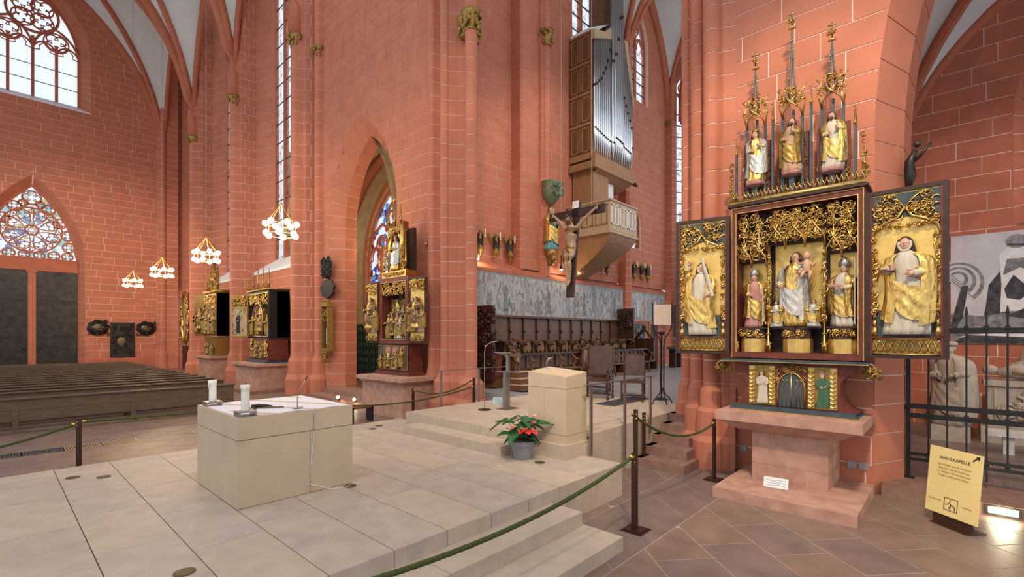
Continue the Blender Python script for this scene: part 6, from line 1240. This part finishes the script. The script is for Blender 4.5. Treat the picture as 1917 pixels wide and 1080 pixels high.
# wall pieces
t = thing('baroque_picture', 'tall picture in a heavy gilded baroque frame in the corner bay', 'picture', (8.72, 37.1, 1.75), -pi / 2); P_ = B().box(-.6, -.03, .1, .6, 0, 3.2).obj('canvas', 'panelpaint', t); b = B(); b.tube([(.7 * cos(a), -.06, 1.65 + 1.6 * sin(a)) for a in [2 * pi * k / 28 for k in range(28)]], .12, 6, closed=True); curls(b, -.9, -.55, .1, 3.2, 30, 500, -.1, .04, .16); curls(b, .55, .9, .1, 3.2, 30, 501, -.1, .04, .16); b.obj('frame', 'gold', t, True)
B().box(8.65, 36.6, 0, 8.73, 37.7, 1.55).obj('low_door', 'darkwood', label='low dark wooden door under the gilded baroque frame', cat='door')
def plaque(x, z, w, h, lab, oval):
    t = thing('memorial_plaque', lab, 'plaque', (x, 39.565, z)); rn = random.Random(int(x * 10)); b = B()
    if oval:
        pts = [(w / 2 * cos(a) * (1 + .09 * sin(8 * a)), h / 2 * sin(a) * (1 + .09 * cos(7 * a))) for a in [2 * pi * k / 40 for k in range(40)]]; b.plate(pts, -.09, -.012); curls(b, -w / 2, w / 2, -h / 2, h / 2, 26, int(x * 9), -.08, .03, .12); b.obj('cartouche', 'bronze', t, True); b = B(); b.ball((0, -.1, 0), (w * .28, .03, h * .24), 16, 8); b.obj('tablet', 'bronze_pale', t, True)
    else:
        b.box(-w / 2, -.08, -h / 2, w / 2, -.012, h / 2); b.box(-w / 2, -.11, -h / 2, -w / 2 + .06, -.08, h / 2); b.box(w / 2 - .06, -.11, -h / 2, w / 2, -.08, h / 2); b.box(-w / 2, -.11, h / 2 - .06, w / 2, -.08, h / 2); b.box(-w / 2, -.11, -h / 2, w / 2, -.08, -h / 2 + .06); b.obj('slab', 'bronze', t); b = B(); curls(b, -w / 2 + .1, w / 2 - .1, 0, h / 2 - .1, 30, 77, -.09, .03, .14); curls(b, -w / 2 + .1, w / 2 - .1, -h / 2 + .1, 0, 20, 78, -.09, .03, .14); b.obj('relief', 'bronze', t, True); B().ball((0, -.09, -.15), (.3, .03, .3), 18, 8).obj('inscription_disc', 'bronze_pale', t, True)
plaque(4.6, 2.72, 1.05, .95, 'dark scrolled oval plaque between the portal and the square plaque', True); plaque(5.8, 1.95, 1.25, 2.2, 'tall square bronze relief plaque on the portal wall', False); plaque(7.03, 2.7, 1.0, .9, 'dark scrolled oval plaque between the square plaque and the corner shaft', True)
t = thing('memorial_plaque', 'black carved coat of arms above a dark inscription cartouche on the arch pier', 'plaque', (8.66, 17.35, 4.0), -pi / 2); b = B(); b.plate([(.5 * cos(a) * (1 + .08 * sin(9 * a)), .0 + .36 * sin(a) * (1 + .08 * cos(8 * a))) for a in [2 * pi * k / 40 for k in range(40)]], -.1, -.012); b.obj('cartouche', 'iron', t); b = B(); b.ball((0, -.06, .72), (.3, .08, .34), 10, 6); curls(b, -.36, .36, .42, 1.15, 40, 510, -.1, .04, .12); b.obj('coat_of_arms', 'iron', t, True)
t = thing('tabernacle_niche', 'narrow gothic wall niche of dark gilded wood on the arch pier', 'niche', (8.66, 17.3, 1.55), -pi / 2)
b = B(); b.box(-.25, -.08, .2, .25, -.012, 1.85); b.box(-.27, -.22, .2, -.2, -.012, 1.75); b.box(.2, -.22, .2, .27, -.012, 1.75); b.box(-.32, -.26, 1.75, .32, -.012, 1.9); [b.box(x - .04, -.26, 1.9, x + .04, -.16, 2.0) for x in (-.28, -.14, 0, .14, .28)]; b.prism([(-.28, -.24), (.28, -.24), (.28, 0), (-.28, 0)], .1, .2); b.lathe([(.02, -.35), (.08, -.3), (.04, -.2), (.1, -.02), (.12, .1)], 8, (0, -.13, 0), (1.8, 1)); b.obj('case', 'golddark', t); b = B(); curls(b, -.2, .2, 1.2, 1.72, 26, 520, -.18, .015, .07); curls(b, -.2, .2, -.3, .1, 20, 521, -.2, .02, .08); b.obj('tracery', 'golddark', t, True); B().box(-.18, -.1, .25, .18, -.085, 1.2).obj('dark_niche', 'ink', t); B().box(-.02, -.13, .35, .03, -.1, .95).obj('white_strip', 'wax', t)
t = thing('patterned_curtain', 'dark green patterned hanging below the stained glass window in the arch', 'curtain', (11.9, 22.6, .2), -pi / 2); b = B(); b.grid(lambda u, v: (5.5 * u, -.06 - .04 * sin(60 * u), 2.55 * v), 120, 2); b.obj('cloth', 'curtain', t, True); b = B()
for k in range(22):
    for j in range(7): b.ball((.12 + k * .25 + .06 * (j % 2), -.11, .2 + .35 * j), (.07, .012, .11), 8, 4)
b.obj('printed_motif', 'green_robe', t); t.children[1]['kind'] = 'stuff'
B().tube([(0, 0, 0), (0, -.12, .06), (.0, -.2, .02)], .02, 6).obj('pipe_bracket', 'silver', None, True, label='short pale pipe bracket on the ochre chapel wall', cat='bracket'); bpy.data.objects['pipe_bracket'].location = (11.98, 21.4, 4.2)
for x, y, z, lab in ((8.66, 11.35, 4.9, 'small dark spotlight on the wall above the altarpiece beside the arch'), (8.44, 2.55, 4.95, 'small white spotlight on the pier above the great altarpiece')): t = thing('small_spotlight', lab, 'spotlight', (x, y, z)); B().ball((-.05, 0, 0), .05, 8, 5).obj('head', 'silver', t, True); B().box(-.03, -.02, -.02, .06, .02, .02).obj('arm', 'iron', t)
for y, lab in ((1.12, 'small grey socket on the pier, next to the sandstone altar block'), (.98, 'small grey socket on the pier, next to the chapel entrance'), (2.6, 'small grey socket on the pier, next to the round shafts')): B().box(8.47, y - .05, .32, 8.49, y + .05, .42).obj('power_socket', 'frame_grey', label=lab, cat='socket', group='sockets on the pier')
# chandeliers
CHN = None
for k, lab in enumerate(('ring chandelier of glowing globes hanging before the leaded window', 'ring chandelier of glowing globes before the far bay pier', 'ring chandelier of glowing globes near the corner shaft', 'ring chandelier of glowing globes closest to the portal wall')):
    y = 13.95 + 6.9 * k
    if k == 0:
        t = CHN = thing('chandelier', lab, 'chandelier', (5.55, y, 5.05), group='ring chandeliers')
        for r, z, n in ((.40, .30, 6), (.40, .0, 6)):
            b = B(); b.tube([(r * cos(a), r * sin(a), z) for a in [2 * pi * q / 24 for q in range(24)]], .016, 6, closed=True); b.obj('ring', 'gold', t, True)
            for q in range(n): a = 2 * pi * (q + (.5 if z else 0)) / n; B().ball((r * cos(a), r * sin(a), z + .02), .085, 12, 8).obj('globe', 'lampglow', t, True)
        for q in range(6): a = 2 * pi * q / 6; B().tube([(.4 * cos(a), .4 * sin(a), 0), (.4 * cos(a), .4 * sin(a), .3), (.02 * cos(a), .02 * sin(a), .85)], .008, 5).obj('strut', 'gold', t)
        b = B(); b.ball((0, 0, .88), .04, 8, 5); b.obj('finial', 'gold', t, True); B().tube([(0, 0, .88), (0, 0, 18)], .008, 5).obj('cable', 'steel', t)
    else: t = copy_tree(CHN); t.location.y = y; t['label'] = lab
    lamp('chandelier_glow', 'POINT', (5.55, y, 5.2), 220, (1, .76, .47), .35)
